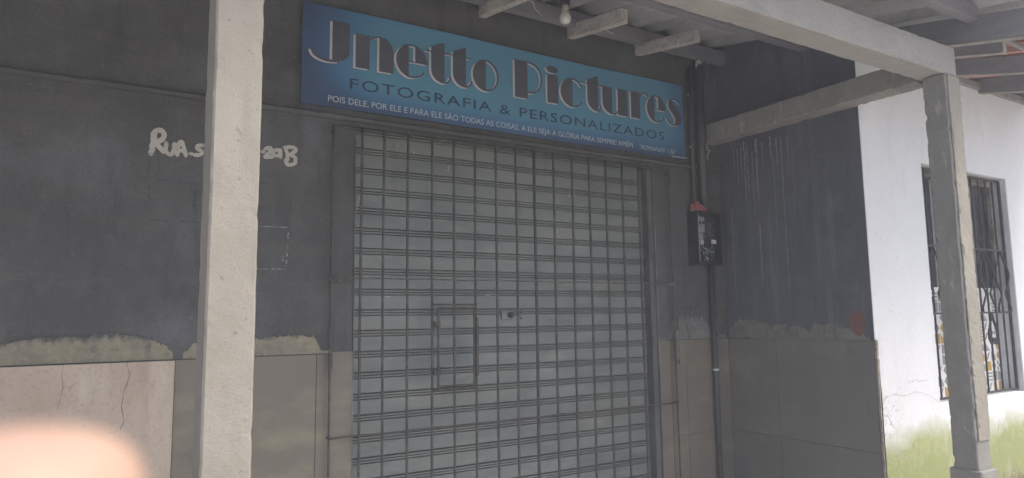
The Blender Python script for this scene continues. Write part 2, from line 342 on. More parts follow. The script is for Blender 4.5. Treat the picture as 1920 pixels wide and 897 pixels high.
# mortar left bare where the old tiling was cut
mk('mortar_patch', poly_plate(bmesh.new(), jag([(-3, 1.33), (-1.2, 1.36), (-.29, 1.320), (-.225, 1.331), (-.167, 1.345), (-.036, 1.342), (.073, 1.354), (.188, 1.336), (.267, 1.300), (.298, 1.262)], 1.2405, seed=1), FY - .005, FY - .001), M['mortar'], shop)
mk('mortar_patch', poly_plate(bmesh.new(), jag([(.335, 1.262), (.37, 1.30), (.56, 1.31), (.70, 1.322), (.80, 1.33), (.888, 1.318), (.905, 1.28), (.918, 1.255), (1.02, 1.252), (1.049, 1.27)], 1.2405, seed=2), FY - .005, FY - .001), M['mortar'], shop)
mk('mortar_patch', poly_plate(bmesh.new(), jag([(3.045, 1.40), (3.085, 1.31), (3.12, 1.30), (3.15, 1.335), (3.192, 1.399), (3.274, 1.439), (3.396, 1.430), (3.45, 1.36), (3.485, 1.291), (3.558, 1.262), (3.65, 1.26)], 1.2405, step=.006, amp=.025, seed=3), FY - .005, FY - .001), M['mortar_grey'], shop)
# raised plaster frame left of the door, and its counterpart right of it
mk('door_jamb', B(.960, DX0 - .003, FY - .010, FY + .003, 0, 2.338, bev=.003), M['wall'], shop)
mk('door_jamb', B(DX1 + .030, 3.118, FY - .010, FY + .003, 1.250, 2.338, bev=.003), M['wall'], shop)
mk('tile', B(.962, DX0 - .003, FY - .0150, FY - .0103, .05, 1.246, bev=.001), M['tile'], shop)
# hand painted street name
STROKES = [[(0.182, 2.109), (0.189, 2.162), (0.192, 2.201), (0.219, 2.21), (0.228, 2.189), (0.213, 2.165), (0.194, 2.151)], [(0.198, 2.152), (0.227, 2.121)], [(0.237, 2.158), (0.238, 2.128), (0.250, 2.110), (0.266, 2.122), (0.269, 2.158)], [(0.281, 2.108), (0.285, 2.151), (0.298, 2.170), (0.316, 2.112)], [(0.284, 2.132), (0.310, 2.134)], [(0.334, 2.123), (0.342, 2.124)], [(0.382, 2.166), (0.362, 2.16), (0.36, 2.148), (0.377, 2.14), (0.374, 2.124), (0.353, 2.118)], [(0.631, 2.166), (0.638, 2.167)], [(0.644, 2.18), (0.666, 2.189), (0.671, 2.176), (0.655, 2.156), (0.645, 2.142), (0.675, 2.147)], [(0.707, 2.183), (0.685, 2.177), (0.682, 2.159), (0.701, 2.154), (0.711, 2.168)], [(0.712, 2.186), (0.715, 2.15)], [(0.736, 2.19), (0.746, 2.158), (0.741, 2.126)], [(0.729, 2.197), (0.771, 2.204), (0.782, 2.188), (0.758, 2.166)], [(0.758, 2.166), (0.782, 2.152), (0.778, 2.126), (0.748, 2.117), (0.736, 2.138)]]
def catmull(pts, n=6):
    P = [Vector((a, b_, 0)) for a, b_ in pts]; out = []
    for i in range(len(P) - 1):
        p0 = P[max(i - 1, 0)]; p1 = P[i]; p2 = P[i + 1]; p3 = P[min(i + 2, len(P) - 1)]
        for k in range(n):
            t = k / n
            out.append(.5 * ((2 * p1) + (p2 - p0) * t + (2 * p0 - 5 * p1 + 4 * p2 - p3) * t * t + (3 * p1 - p0 - 3 * p2 + p3) * t ** 3))
    out.append(P[-1]); return out
def ribbon(bm, pts, h, y, axis='y', dy=0.0, taper=True, rnd=0.0):
    """flat brush stroke of half width h (number or function of 0..1) with round ends"""
    C_ = catmull(pts) if len(pts) > 2 else [Vector((*p, 0)) for p in pts]
    n = len(C_); L_, R_ = [], []
    for i, p in enumerate(C_):
        d = (C_[min(i + 1, n - 1)] - C_[max(i - 1, 0)]).normalized(); q = Vector((-d.y, d.x, 0)); hh = h(i / (n - 1)) if callable(h) else h
        k = 1 + rnd * noise.noise(Vector((p.x * 60, p.y * 60, 5)))
        L_.append(p + q * hh * k); R_.append(p - q * hh * (1 + rnd * noise.noise(Vector((p.x * 60, p.y * 60, 9)))))
    if taper:
        d0 = (C_[0] - C_[1]).normalized(); d1 = (C_[-1] - C_[-2]).normalized(); h0 = (L_[0] - C_[0]).length; h1 = (L_[-1] - C_[-1]).length
        def capf(c, d, hh):
            q = Vector((-d.y, d.x, 0)); return [c + q * hh * math.cos(t) * -1 + d * hh * math.sin(t) for t in [math.pi * k / 6 for k in range(1, 6)]]
        cap0 = capf(C_[0], d0, h0); cap1 = capf(C_[-1], d1, h1)
    def P3(p, yy): return (p.x, yy, p.y) if axis == 'y' else (yy, p.x, p.y)
    vl = [bm.verts.new(P3(p, y + dy * i)) for i, p in enumerate(L_)]; vr = [bm.verts.new(P3(p, y + dy * i)) for i, p in enumerate(R_)]
    for i in range(n - 1): bm.faces.new((vl[i], vr[i], vr[i + 1], vl[i + 1]))
    if taper:
        a = [bm.verts.new(P3(p, y)) for p in cap0]; f = [vl[0]] + a[::-1] + [vr[0]]
        try: bm.faces.new(f)
        except Exception: pass
        a = [bm.verts.new(P3(p, y + dy * n)) for p in cap1]; f = [vr[-1]] + a[::-1] + [vl[-1]]
        try: bm.faces.new(f)
        except Exception: pass
for grp, lab in (((0, 1), 'R'), ((2,), 'U'), ((3, 4), 'A'), ((5,), 'dot'), ((6,), 'S'), ((7,), 'dot'), ((8,), '2'), ((9, 10), 'a'), ((11, 12, 13), 'B')):
    bm = bmesh.new()
    for i in grp: ribbon(bm, STROKES[i], .0110 if i < 2 else .0086, FY - .0022 - .00015 * i, dy=-.00001, rnd=.35)
    mk('painted_letter', bm, M['graf'], shop, label='cream hand painted ' + lab + ' of the street name')
# chalky outline where a box hung
bm = bmesh.new()
def broken(bm, a, b_, h, y, n=26, keep=.72, wob=.0015, seed=0):
    rr = random.Random(seed); a = Vector(a); b_ = Vector(b_); d = b_ - a; q = Vector((-d.y, d.x)).normalized()
    for k in range(n):
        if rr.random() > keep: continue
        s0 = a + d * k / n + q * rr.uniform(-wob, wob); s1 = a + d * (k + 1.05) / n + q * rr.uniform(-wob, wob); h0 = h * rr.uniform(.35, 1.2); h1 = h * rr.uniform(.35, 1.2)
        bm.faces.new([bm.verts.new((p.x, y, p.y)) for p in (s0 - q * h0, s0 + q * h0, s1 + q * h1, s1 - q * h1)])
broken(bm, (.57, 1.820), (.757, 1.823), .0016, FY - .0022, 40, .9, seed=1)
broken(bm, (.758, 1.812), (.752, 1.62), .0026, FY - .0022, 40, .6, .003, seed=2)
broken(bm, (.57, 1.627), (.738, 1.629), .0020, FY - .0022, 34, .85, seed=3)
broken(bm, (.740, 1.64), (.735, 1.72), .0022, FY - .0022, 16, .4, .004, seed=4)
mk('chalk_outline', bm, M['chalk'], shop)['kind'] = 'stuff'
bm = bmesh.new()
for a, b_, h, sd in (((.181, 1.976), (.180, 1.89), .005, 1), ((.195, 1.996), (.37, 1.99), .004, 2), ((.160, 1.825), (.262, 1.822), .0035, 3), ((.30, 1.824), (.378, 1.822), .0035, 4), ((.357, 1.965), (.357, 1.86), .008, 5), ((.176, 2.075), (.176, 2.02), .004, 6), ((.63, 2.02), (.66, 2.02), .004, 8), ((.70, 1.93), (.70, 1.86), .004, 9)):
    broken(bm, a, b_, h, FY - .002, 14, .85, .002, seed=sd + 20)
mk('paint_mark', bm, M['mark'], shop)['kind'] = 'stuff'

# ------------------------------------------------------------------ side wall
side = thing('side_wall', 'bluish dark painted return wall with dried drips, next to the white house', 'wall', (SX, 2.8, 0))
mk('wall_panel', B(SX, SX + .14, WY + .003, FY - .002, 0, 3.5), M['sidewall'], side)
mk('grout', B(SX - .004, SX + .002, WY + .01, FY - .006, 0, 1.2385), M['grout'], side)
for y0, y1 in ((WY + .004, 2.843), (2.843, FY - .009)):
    for z0, z1 in ((.04, .642), (.642, 1.238)):
        mk('tile', B(SX - .008, SX - .0035, y0 + .0013, y1 - .0013, z0 + .0013, z1 - .0013, bev=.001), M['tile_side'], side)
mk('tile_edge_trim', B(SX - .0095, SX - .0082, WY + .004, FY - .2, 1.2385, 1.2425), M['mortar'], side)
mk('mortar_patch', poly_plate(bmesh.new(), jag([(3.212, 1.281), (3.161, 1.345), (3.10, 1.362), (3.02, 1.362), (2.939, 1.345), (2.88, 1.318), (2.82, 1.331), (2.669, 1.313), (2.598, 1.290), (2.573, 1.335), (2.423, 1.326), (2.328, 1.297), (2.232, 1.262)], 1.2430, step=.008, amp=.018, seed=5), SX - .004, SX - .001, axis='x'), M['mortar_grey'], side)
red = []
for k in range(28):
    t = 2 * math.pi * k / 28; red.append((2.298 + .05 * math.cos(t) * (1 + .3 * noise.noise(Vector((math.cos(t), math.sin(t), 2)))), 1.338 + .072 * math.sin(t) * (1 + .3 * noise.noise(Vector((math.cos(t), math.sin(t), 7))))))
mk('red_oxide_patch', poly_plate(bmesh.new(), red, SX - .0055, SX - .0042, axis='x'), M['redpaint'], side)
rr = random.Random(3); bm = bmesh.new()
DR = [(3.014, 2.53, 2.146, .008), (2.99, 2.5, 2.19, .006), (3.04, 2.5, 2.3, .005), (2.917, 2.53, 2.14, .010), (2.805, 2.52, 2.37, .008), (2.79, 2.40, 1.891, .003), (2.727, 2.5, 1.784, .004), (2.724, 1.80, 1.488, .0025), (2.919, 1.974, 1.595, .006), (3.14, 2.108, 1.5, .003), (3.07, 2.5, 2.25, .004), (2.87, 2.5, 2.30, .004), (2.76, 2.5, 2.33, .007), (3.10, 2.5, 2.36, .004), (2.845, 2.05, 1.55, .002), (2.95, 2.45, 2.0, .003), (2.68, 2.5, 2.28, .003)]
for i, (y_, z0, z1, h) in enumerate(DR):
    n = max(3, int((z0 - z1) / .03)); pts = [(y_ + noise.noise(Vector((k * .5, i, 0))) * .005, z0 + (z1 - z0) * k / n) for k in range(n + 1)]
    ribbon(bm, pts, (lambda t, h=h: h * (.55 + .45 * abs(math.sin(t * 9 + h * 999))) * (1 - .6 * t)), SX - .0018 - .0001 * i, axis='x', rnd=.7)
mk('dried_drips', bm, M['drip'], side)['kind'] = 'stuff'

# ------------------------------------------------------------------ roller shutter
rs = thing('roller_shutter', 'closed grey metal roller shutter with narrow double ribs behind the grille', 'shutter', (2.03, 3.29, 0))
SY = 3.280
def slat_bm():
    # broad flat face with two rounded ribs where it hooks the next slat
    prof = [(.000, .024), (.0012, .002), (.004, .000), (.069, .000), (.0705, .002), (.0708, .022), (.0742, .022), (.0748, .002), (.0765, .001), (.0815, .001), (.0830, .002), (.0834, .022), (.0866, .022), (.0872, .002), (.0885, -.001), (.0950, -.001), (.0965, .003), (.0970, .024), (.1012, .024)]
    bm = bmesh.new(); A = []; C_ = []
    for z, y in prof: A.append(bm.verts.new((DX0 + .004, SY + y, z))); C_.append(bm.verts.new((DX1 - .005, SY + y, z)))
    for i in range(len(prof) - 1): bm.faces.new((A[i], C_[i], C_[i + 1], A[i + 1]))
    return bm
first = None
for k in range(24):
    z0 = 2.247 - .0925 + .1013 - .1013 * (k + 0)
    z0 = 2.247 + .0065 - .1013 * k
    if z0 < -.08: break
    if first is None: first = mk('slat', slat_bm(), M['slat'], rs, origin=((DX0 + DX1) / 2, SY, 0)); first.location.z = z0 - 0; ORG[first.name].z = z0
    else: dup(first, ((DX0 + DX1) / 2 + random.uniform(-.001, .001), SY + random.uniform(-.001, .001), z0))
mk('guide_channel', B(DX1 - .012, DX1 + .028, FY - .004, FY + .075, 0, DZ - .01, bev=.002), M['guide'], rs, label='dark steel guide channel at the right end of the slats')
mk('guide_lip', B(DX1 + .0285, DX1 + .034, FY - .016, FY - .002, 0, DZ - .012), M['rail'], rs)
mk('guide_lip', B(DX0 - .002, DX0 + .003, FY - .013, FY + .03, 0, DZ - .07), M['rail'], rs)
mk('lock_plate', B(1.925, 2.00, SY - .010, SY - .002, 1.383, 1.432, bev=.002), M['slat'], rs)
bm = bmesh.new(); tube(bm, [(1.978, SY - .03, 1.408), (1.978, SY - .008, 1.408)], .017, 16); tube(bm, [(1.978, SY - .036, 1.408), (1.978, SY - .030, 1.408)], .009, 12)
mk('lock_cylinder', bm, M['bar_dark'], rs)
for x in (1.905, 2.055):
    for z in (1.390, 1.424):
        mk('bolt', T([(x, SY - .010, z), (x, SY + .001, z)], .006, 8), M['rail'], rs)
# small scratches and paper scraps
bm = bmesh.new()
for x, z, dx, dz in ((1.092, 1.92, .018, .085), (1.30, 2.27, .02, .022), (1.40, 2.25, .002, .02), (1.60, 2.18, .006, .03), (1.25, 1.505, .03, .0), (1.82, 1.515, .035, .001), (2.29, 1.385, .008, .04), (2.40, 2.10, .006, .04), (2.44, 2.11, .004, .03), (2.31, 1.88, .006, .02)):
    v = [bm.verts.new(p) for p in ((x, SY - .003, z), (x + .004, SY - .003, z + .003), (x + dx + .004, SY - .003, z + dz + .003), (x + dx, SY - .003, z + dz))]; bm.faces.new(v)
mk('scratch_mark', bm, M['print_light'], rs)['kind'] = 'stuff'

# ------------------------------------------------------------------ security grille
gr = thing('security_grille', 'dark steel bar grille with a small hatch standing before the roller shutter', 'grille', (2.03, 3.19, 0))
GY = 3.19
BX = [.952, 1.093, 1.206, 1.334, 1.468, 1.594, 1.719, 1.849, 1.977, 2.099, 2.232, 2.363, 2.49, 2.618, 2.746, 2.878, 3.138]
bar0 = None
def bar_bm(x, r, z0, z1, n=8, seed=0):
    pts = []
    for k in range(18):
        t = k / 17; z = z0 + (z1 - z0) * t; pts.append((x + noise.noise(Vector((z * 1.3, seed, 0))) * .004, GY + noise.noise(Vector((z * 1.3, seed, 5))) * .003, z))
    return T(pts, r, n)
for i, x in enumerate(BX):
    r = .0070
    if i == 9: r = .0085
    if i in (0, 16): r = .0055
    if i in (5,):  # interrupted by the hatch side; runs full height
        pass
    mk('vertical_bar', bar_bm(x, r, .02, 2.334 if i else 2.320, seed=i * 3.7), M['bar_dark'] if i == 9 else M['bar'], gr, smooth=True)
for z0, sd in ((1.591, 1), (.856, 2)):
    pts = [(.945 + 2.197 * k / 50, GY - .011 + noise.noise(Vector((k * .3, sd, 0))) * .002, z0 + noise.noise(Vector((k * .22, sd, 3))) * .006) for k in range(51)]
    mk('cross_bar', T(pts, .0040 if sd == 1 else .0055, 6), M['rust_wire'] if sd == 1 else M['bar'], gr, smooth=True, label='thin twisted wire tied across the bars' if sd == 1 else None)
mk('cross_bar', T([(.945, GY + .010, 2.325), (3.142, GY + .010, 2.325)], .006, 6), M['bar'], gr)
mk('cross_bar', T([(.945, GY + .010, .10), (3.142, GY + .010, .10)], .006, 6), M['bar'], gr)
# wire ties at both ends
for x in (.972, 3.118):
    bm = bmesh.new(); rr = random.Random(int(x * 100))
    for k in range(7):
        z = 1.583 + rr.uniform(-.006, .012); pts = [(x - .035 + .012 * j + rr.uniform(-.002, .002), GY - .012 + .007 * math.cos(j * 2.1 + k), z + .008 * math.sin(j * 2.1 + k)) for j in range(6)]; tube(bm, pts, .0016, 5)
    mk('wire_tie', bm, M['rail'], gr)
    mk('wall_anchor', T([(x - .01, GY, 1.591), (x - .01, FY, 1.591)], .005, 6), M['bar'], gr)
for x in (.952, 3.138):
    mk('wall_anchor', T([(x, GY, .856), (x, FY, .856)], .005, 6), M['bar'], gr)
    mk('wall_anchor', T([(x, GY, 2.30), (x, FY, 2.30)], .005, 6), M['bar'], gr)
mk('sleeve', T([(.952, GY, 1.17), (.952, GY, 1.245)], .011, 8), M['bar'], gr)
mk('latch_bolt', T([(3.160, GY - .004, 1.09), (3.160, GY - .004, 1.385)], .0065, 8), M['bar_dark'], gr)
mk('latch_bolt', T([(3.150, GY - .012, 1.12), (3.150, GY - .012, 1.30)], .005, 8), M['rail'], gr)
hx0, hx1, hz0, hz1 = 1.497, 1.712, 1.053, 1.452
hy = GY - .012
mk('hatch_rail', T([(1.468, hy, hz1 + .012), (1.719, hy, hz1 + .012)], .0058, 6), M['bar'], gr)
mk('hatch_rail', T([(1.468, hy, hz0 - .012), (1.719, hy, hz0 - .012)], .0058, 6), M['bar'], gr)
h = thing('hatch_frame', '', '', (1.6, hy, 1.25)); 
del h['label']; del h['category']; ORG[h.name] = Vector((1.6, hy, 1.25)); h.parent = gr; h.location = Vector((1.6, hy, 1.25)) - ORG[gr.name]
mk('hatch_bar', T([(hx0, hy, hz1 - .004), (hx1 - .006, hy, hz1 - .004)], .006, 6), M['bar'], h)
mk('hatch_bar', T([(hx0, hy, hz0 + .002), (hx1 - .006, hy, hz0 + .002)], .006, 6), M['bar'], h)
mk('hatch_bar', T([(hx0, hy, hz0), (hx0, hy, hz1)], .006, 6), M['bar'], h)
mk('hatch_bar', T([(hx1 - .010, hy, hz0), (hx1 - .010, hy, hz1)], .006, 6), M['bar'], h)
mk('latch_strip', B(hx1 - .002, hx1 + .012, hy - .012, hy + .002, 1.10, 1.395, bev=.002), M['bar'], h)
for z in (1.365, 1.128):
    mk('hinge', B(hx0 - .026, hx0 + .010, hy - .010, hy + .004, z - .016, z + .018, bev=.003), M['bar'], h)
    mk('hinge_pin', T([(hx0 - .004, hy - .010, z - .026), (hx0 - .004, hy - .010, z + .028)], .007, 8), M['bar'], h)

# ------------------------------------------------------------------ sign
sg = thing('shop_sign', 'blue printed shop banner with big art deco letters above the shutter', 'sign', (2.05, 3.205, 2.415))
SGY = 3.2
bm = bmesh.new()
nx, nz = 60, 12; gridv = []
for i in range(nx + 1):
    row = []
    for j in range(nz + 1):
        u, v = i / nx, j / nz; x = .795 + (3.300 - .795) * u; z = 2.416 + .502 * v
        z += .004 * math.sin(u * 7) * (1 if v > .5 else .5) * (abs(v - .5) * 2)
        row.append(bm.verts.new((x, SGY + .0012 * math.sin(u * 23 + v * 4), z)))
    gridv.append(row)
for i in range(nx):
    for j in range(nz): bm.faces.new((gridv[i][j], gridv[i + 1][j], gridv[i + 1][j + 1], gridv[i][j + 1]))
mk('banner_sheet', bm, M['banner'], sg, smooth=True)
bm = bmesh.new(); box(bm, .80, 3.295, SGY + .004, FY - .002, 2.422, 2.445); box(bm, .80, 3.295, SGY + .004, FY - .002, 2.885, 2.908); box(bm, .80, .825, SGY + .004, FY - .002, 2.447, 2.883); box(bm, 3.27, 3.295, SGY + .004, FY - .002, 2.447, 2.883)
mk('sign_frame', bm, M['bar_dark'], sg)
mk('metal_edge_strip', B(3.18, 3.31, SGY - .006, SGY - .003, 2.422, 2.4265), M['print_light'], sg)
# letter shapes
def arcp(cx, cz, rx, rz, a0, a1, n=18):
    return [(cx + rx * math.cos(math.radians(a0 + (a1 - a0) * k / n)), cz + rz * math.sin(math.radians(a0 + (a1 - a0) * k / n))) for k in range(n + 1)]
GLY = []   # one list per letter: ('p', polygon) or ('s', polyline, halfwidth)
def new(): GLY.append([])
def P_(pts): GLY[-1].append(('p', pts))
def S_(pts, h=.0042): GLY[-1].append(('s', pts, h))
b0, xh, ch = 2.635, 2.808, 2.852
# J
new()
P_([(.938, ch), (.938, 2.652)] + arcp(.938, 2.705, .086, .062, -90, 0)[0:] + [(1.024, ch)])
S_([(.840, 2.69), (.850, 2.668), (.872, 2.653), (.905, 2.645), (.94, 2.645), (.975, 2.650)], .0062)
# n
new()
P_([(1.055, b0), (1.127, b0), (1.127, xh), (1.055, xh)])
P_([(1.178, b0), (1.253, b0)] + arcp(1.19, 2.742, .063, .072, 0, 100) + [(1.178, 2.80)])
S_([(1.127, 2.788), (1.145, 2.803), (1.17, 2.812), (1.19, 2.812)])
def letter_e(x0, x1):
    new()
    cx, rx = (x0 + x1) / 2, (x1 - x0) / 2; cz, rz = (2.632 + 2.811) / 2, .0895
    cut = cx - rx * .20; th = math.degrees(math.acos((cut - cx) / rx))
    P_(arcp(cx, cz, rx, rz, th, 360 - th, 26))
    s0 = cx + rx * .22; th2 = math.degrees(math.acos((s0 - cx) / rx))
    P_([(s0, cz - .003)] + [(x1 + .002, cz - .003)] + arcp(cx, cz, rx, rz, 2, th2, 12))
    S_(arcp(cx, cz, rx - .004, rz - .004, 62, 108, 10)); S_([(cut, cz - .003), (x1, cz - .003)], .0028)
    S_(arcp(cx, cz, rx - .003, rz - .004, 252, 325, 12), .0042)
letter_e(1.269, 1.441)
def letter_t(x0, x1, cb0, cb1, hook):
    new()
    P_([(x0, 2.822), (x0, 2.70)] + arcp(x0 + (x1 - x0) * .92, 2.70, (x1 - x0) * .92, .068, 180, 265, 12) + [(x1, 2.634), (x1, 2.857)])
    S_([(x1 - .012, 2.636), (x1 + .008, 2.638), (hook - .012, 2.650), (hook, 2.674)], .0045)
    S_([(cb0, 2.796), (cb1, 2.800)], .0032)
letter_t(1.464, 1.542, 1.438, 1.60, 1.579)
letter_t(1.592, 1.671, 1.604, 1.702, 1.708)
def letter_o(x0, x1):
    new()
    cx, rx = (x0 + x1) / 2, (x1 - x0) / 2; cz, rz = (2.632 + 2.811) / 2, .0895
    P_(arcp(cx, cz, rx, rz, 90, 270, 26)); S_(arcp(cx, cz, rx - .004, rz - .004, -90, 90, 22), .0044)
letter_o(1.712, 1.875)
# P
new()
P_([(1.981, 2.633), (2.067, 2.633), (2.067, ch), (1.981, ch)])
S_([(2.067, 2.848), (2.09, 2.847), (2.13, 2.833), (2.158, 2.80), (2.163, 2.76), (2.155, 2.72), (2.13, 2.687), (2.095, 2.672), (2.067, 2.672)], .0044)
# i
new()
P_([(2.203, b0), (2.280, b0), (2.280, xh - .002), (2.203, xh - .002)]); P_(arcp(2.240, 2.837, .042, .021, 0, 345, 22))
# c
new()
cx, rx, cz, rz = 2.385, .087, 2.7215, .0895
P_(arcp(cx, cz, rx, rz, 90, 270, 26)); S_(arcp(cx, cz, rx - .004, rz - .004, 92, 30, 14), .0042); S_(arcp(cx, cz, rx - .004, rz - .004, 268, 325, 14), .0042)
letter_t(2.496, 2.578, 2.460, 2.612, 2.600)
# u
new()
P_([(2.612, 2.803), (2.612, 2.70)] + arcp(2.688, 2.70, .076, .067, 180, 270, 12) + [(2.688, 2.803)])
S_([(2.672, 2.637), (2.70, 2.637), (2.72, 2.645), (2.733, 2.66)], .0045)
P_([(2.733, b0), (2.810, b0), (2.810, 2.805), (2.733, 2.805)])
# r
new()
P_([(2.840, b0), (2.915, b0), (2.915, xh), (2.840, xh)]); S_([(2.915, 2.785), (2.930, 2.802), (2.955, 2.810), (2.975, 2.806), (2.985, 2.795)], .0045)
letter_e(2.974, 3.136)
# s
new()
P_([(3.160, 2.775), (3.163, 2.752), (3.180, 2.728), (3.205, 2.700), (3.222, 2.672), (3.222, 2.650), (3.210, 2.634), (3.235, 2.634), (3.262, 2.646), (3.279, 2.672), (3.279, 2.70), (3.262, 2.726), (3.235, 2.748), (3.205, 2.775), (3.193, 2.795), (3.20, 2.808), (3.182, 2.806), (3.166, 2.795)])
S_([(3.195, 2.806), (3.22, 2.810), (3.248, 2.803), (3.268, 2.785)], .0042); S_([(3.218, 2.634), (3.19, 2.636), (3.165, 2.652), (3.150, 2.678)], .0045)
def glyphs(GL, y0, dx, dz, extra=0.0):
    bm = bmesh.new(); y = y0
    for g_ in GL:
        y -= .00006
        if g_[0] == 'p':
            f = bm.faces.new([bm.verts.new((a + dx, y, z + dz)) for a, z in g_[1]])
        else: ribbon(bm, [(a + dx, z + dz) for a, z in g_[1]], g_[2] + extra, y, dy=-.000001, taper=False)
    bmesh.ops.triangulate(bm, faces=[f for f in bm.faces if len(f.verts) > 4], quad_method='BEAUTY', ngon_method='EAR_CLIP')
    bmesh.ops.recalc_face_normals(bm, faces=bm.faces)
    return bm
for i_, G_ in enumerate(GLY):
    lt = mk('letter', glyphs(G_, SGY - .0064 - .0005 * (i_ % 2), 0, 0), M['print_dark'], sg)
    mk('letter_shadow', glyphs(G_, SGY - .0042 - .0005 * (i_ % 2), -.0115, -.0065), M['print_light'], lt)
def text(s_, x0, x1, z0, z1, m, name, lab, shear=0, off=0.0, y=None, spacing=1.0):
    cu = bpy.data.curves.new('t', 'FONT'); cu.body = s_; cu.size = 1; cu.shear = shear; cu.space_character = spacing; cu.offset = off; cu.resolution_u = 4
    o = bpy.data.objects.new('t', cu); COL.objects.link(o); bpy.context.view_layer.update()
    dg = bpy.context.evaluated_depsgraph_get(); me = bpy.data.meshes.new_from_object(o.evaluated_get(dg)); bpy.data.objects.remove(o); bpy.data.curves.remove(cu)
    bm = bmesh.new(); bm.from_mesh(me); bpy.data.meshes.remove(me)
    X = [v.co.x for v in bm.verts]; Z = [v.co.y for v in bm.verts]; ax, bx_ = min(X), max(X); az_, bz = min(Z), max(Z)
    cap = .70   # scale by cap height, baseline at 0
    for v in bm.verts: v.co = Vector((x0 + (v.co.x - ax) / (bx_ - ax) * (x1 - x0), (y if y is not None else SGY - .0035), z0 + v.co.y / cap * (z1 - z0)))
    o = mk(name, bm, m, sg, label=lab); o['kind'] = 'stuff'; return o
text('FOTOGRAFIA & PERSONALIZADOS', 1.030, 3.117, 2.522, 2.577, M['print_navy'], 'service_lettering', 'dark wide letters FOTOGRAFIA & PERSONALIZADOS', spacing=1.15)
text('POIS DELE, POR ELE E PARA ELE SÃO TODAS AS COISAS. A ELE SEJA A GLÓRIA PARA SEMPRE! AMÉM.', .923, 2.856, 2.4425, 2.4735, M['print_pale'], 'verse_lettering', 'small pale line of verse in capitals')
text('"ROMANOS 1:36"', 2.905, 3.222, 2.441, 2.469, M['print_pale'], 'verse_lettering', 'small slanted pale reference ROMANOS 1:36', shear=.3)

# ------------------------------------------------------------------ electricity meter box, conduits
mb = thing('meter_box', 'black wall mounted electricity meter box with a clear front', 'meter box', (3.435, 3.229, 1.716))
x0, x1, y0, y1, z0, z1 = 3.325, 3.547, 3.144, 3.2285, 1.716, 2.069
bm = bmesh.new(); box(bm, x0, x0 + .006, y0, y1, z0, z1); box(bm, x1 - .006, x1, y0, y1, z0, z1); box(bm, x0 + .0062, x1 - .0062, y0 + .002, y1, z1 - .006, z1); box(bm, x0 + .0062, x1 - .0062, y0 + .002, y1, z0, z0 + .006); box(bm, x0 + .0062, x1 - .0062, y1 - .006, y1, z0 + .0062, z1 - .0062)
mk('case', bm, M['black'], mb)
mk('back_panel', B(x0 + .008, x1 - .008, y1 - .030, y1 - .008, z0 + .01, z1 - .01), M['inner'], mb)
bm = bmesh.new(); w_ = .012
for a, b_, c, d in ((x0, x1, z1 - w_ - .004, z1 + .001), (x0, x1, z0 - .001, z0 + w_), (x0, x0 + w_ * .6, z0 + w_ + .0005, z1 - w_ - .0045), (x1 - w_, x1, z0 + w_ + .0005, z1 - w_ - .0045)): box(bm, a, b_, y0 - .006, y0 - .0005, c, d)
mk('cover_frame', bm, M['black'], mb)
mk('bright_edge', B(x0 + .0075, x0 + .0105, y0 - .0075, y0 - .0062, z0 + .02, z1 - .02), M['print_light'], mb)
mt_ = mk('meter_unit', B(x0 + .022, x0 + .092, y0 + .018, y0 + .05, 1.93, 2.035, bev=.004), M['meter'], mb)
mk('meter_unit', B(x0 + .025, x0 + .080, y0 + .022, y0 + .05, 1.855, 1.926, bev=.004), M['meter'], mb)
for xx in (x0 + .036, x0 + .064):
    f_ = mk('breaker', B(xx - .011, xx + .011, y0 + .010, y0 + .0178, 1.965, 2.020, bev=.002), M['meter'], mb)
    mk('breaker_switch', B(xx - .005, xx + .006, y0 + .003, y0 + .0098, 1.985, 2.003), M['ink'], f_)
for xx, zz in ((x0 + .042, 1.862), (x0 + .138, 1.872), (x0 + .160, 1.870)):
    l_ = mk('label_sticker', B(xx - .013, xx + .010, y0 - .0025, y0 - .0012, zz - .013, zz + .013), M['label'], mb)
    mk('label_print', B(xx - .006, xx + .004, y0 - .0034, y0 - .0028, zz - .006, zz + .005), M['meter'], l_)
bm = bmesh.new(); rr = random.Random(5)
for k in range(9):
    p = [(x0 + .06 + rr.uniform(0, .10), y0 + rr.uniform(.01, .03), 1.745 + rr.uniform(0, .02)), (x0 + .05 + rr.uniform(0, .12), y0 + .012, 1.78 + rr.uniform(0, .03)), (x0 + .06 + rr.uniform(0, .10), y0 + .02, 1.81 + rr.uniform(0, .04))]
    tube(bm, [Vector(p[0]), (Vector(p[0]) + Vector(p[1])) / 2 + Vector((.012, 0, 0)), Vector(p[1]), Vector(p[2])], .0035, 6)
mk('cable_bundle', bm, M['meter'], mb, smooth=True)
bm = bmesh.new(); tube(bm, [(x0 + .118, y0 - .012, 1.775), (x0 + .118, y0 + .004, 1.775)], .022, 18); tube(bm, [(x0 + .118, y0 - .016, 1.775), (x0 + .118, y0 - .012, 1.775)], .012, 14)
mk('dial_window', bm, M['inner'], mb)
def clear_mat():
    m = bpy.data.materials.new('clear_cover'); m.use_nodes = True; b = m.node_tree.nodes['Principled BSDF']
    b.inputs['Base Color'].default_value = (.9, .92, .95, 1); b.inputs['Roughness'].default_value = .12; b.inputs['Transmission Weight'].default_value = 1; b.inputs['IOR'].default_value = 1.1; return m
mk('clear_cover', B(x0 + .009, x1 - .013, y0 - .0004, y0 + .0014, z0 + .013, z1 - .017), clear_mat(), mb)
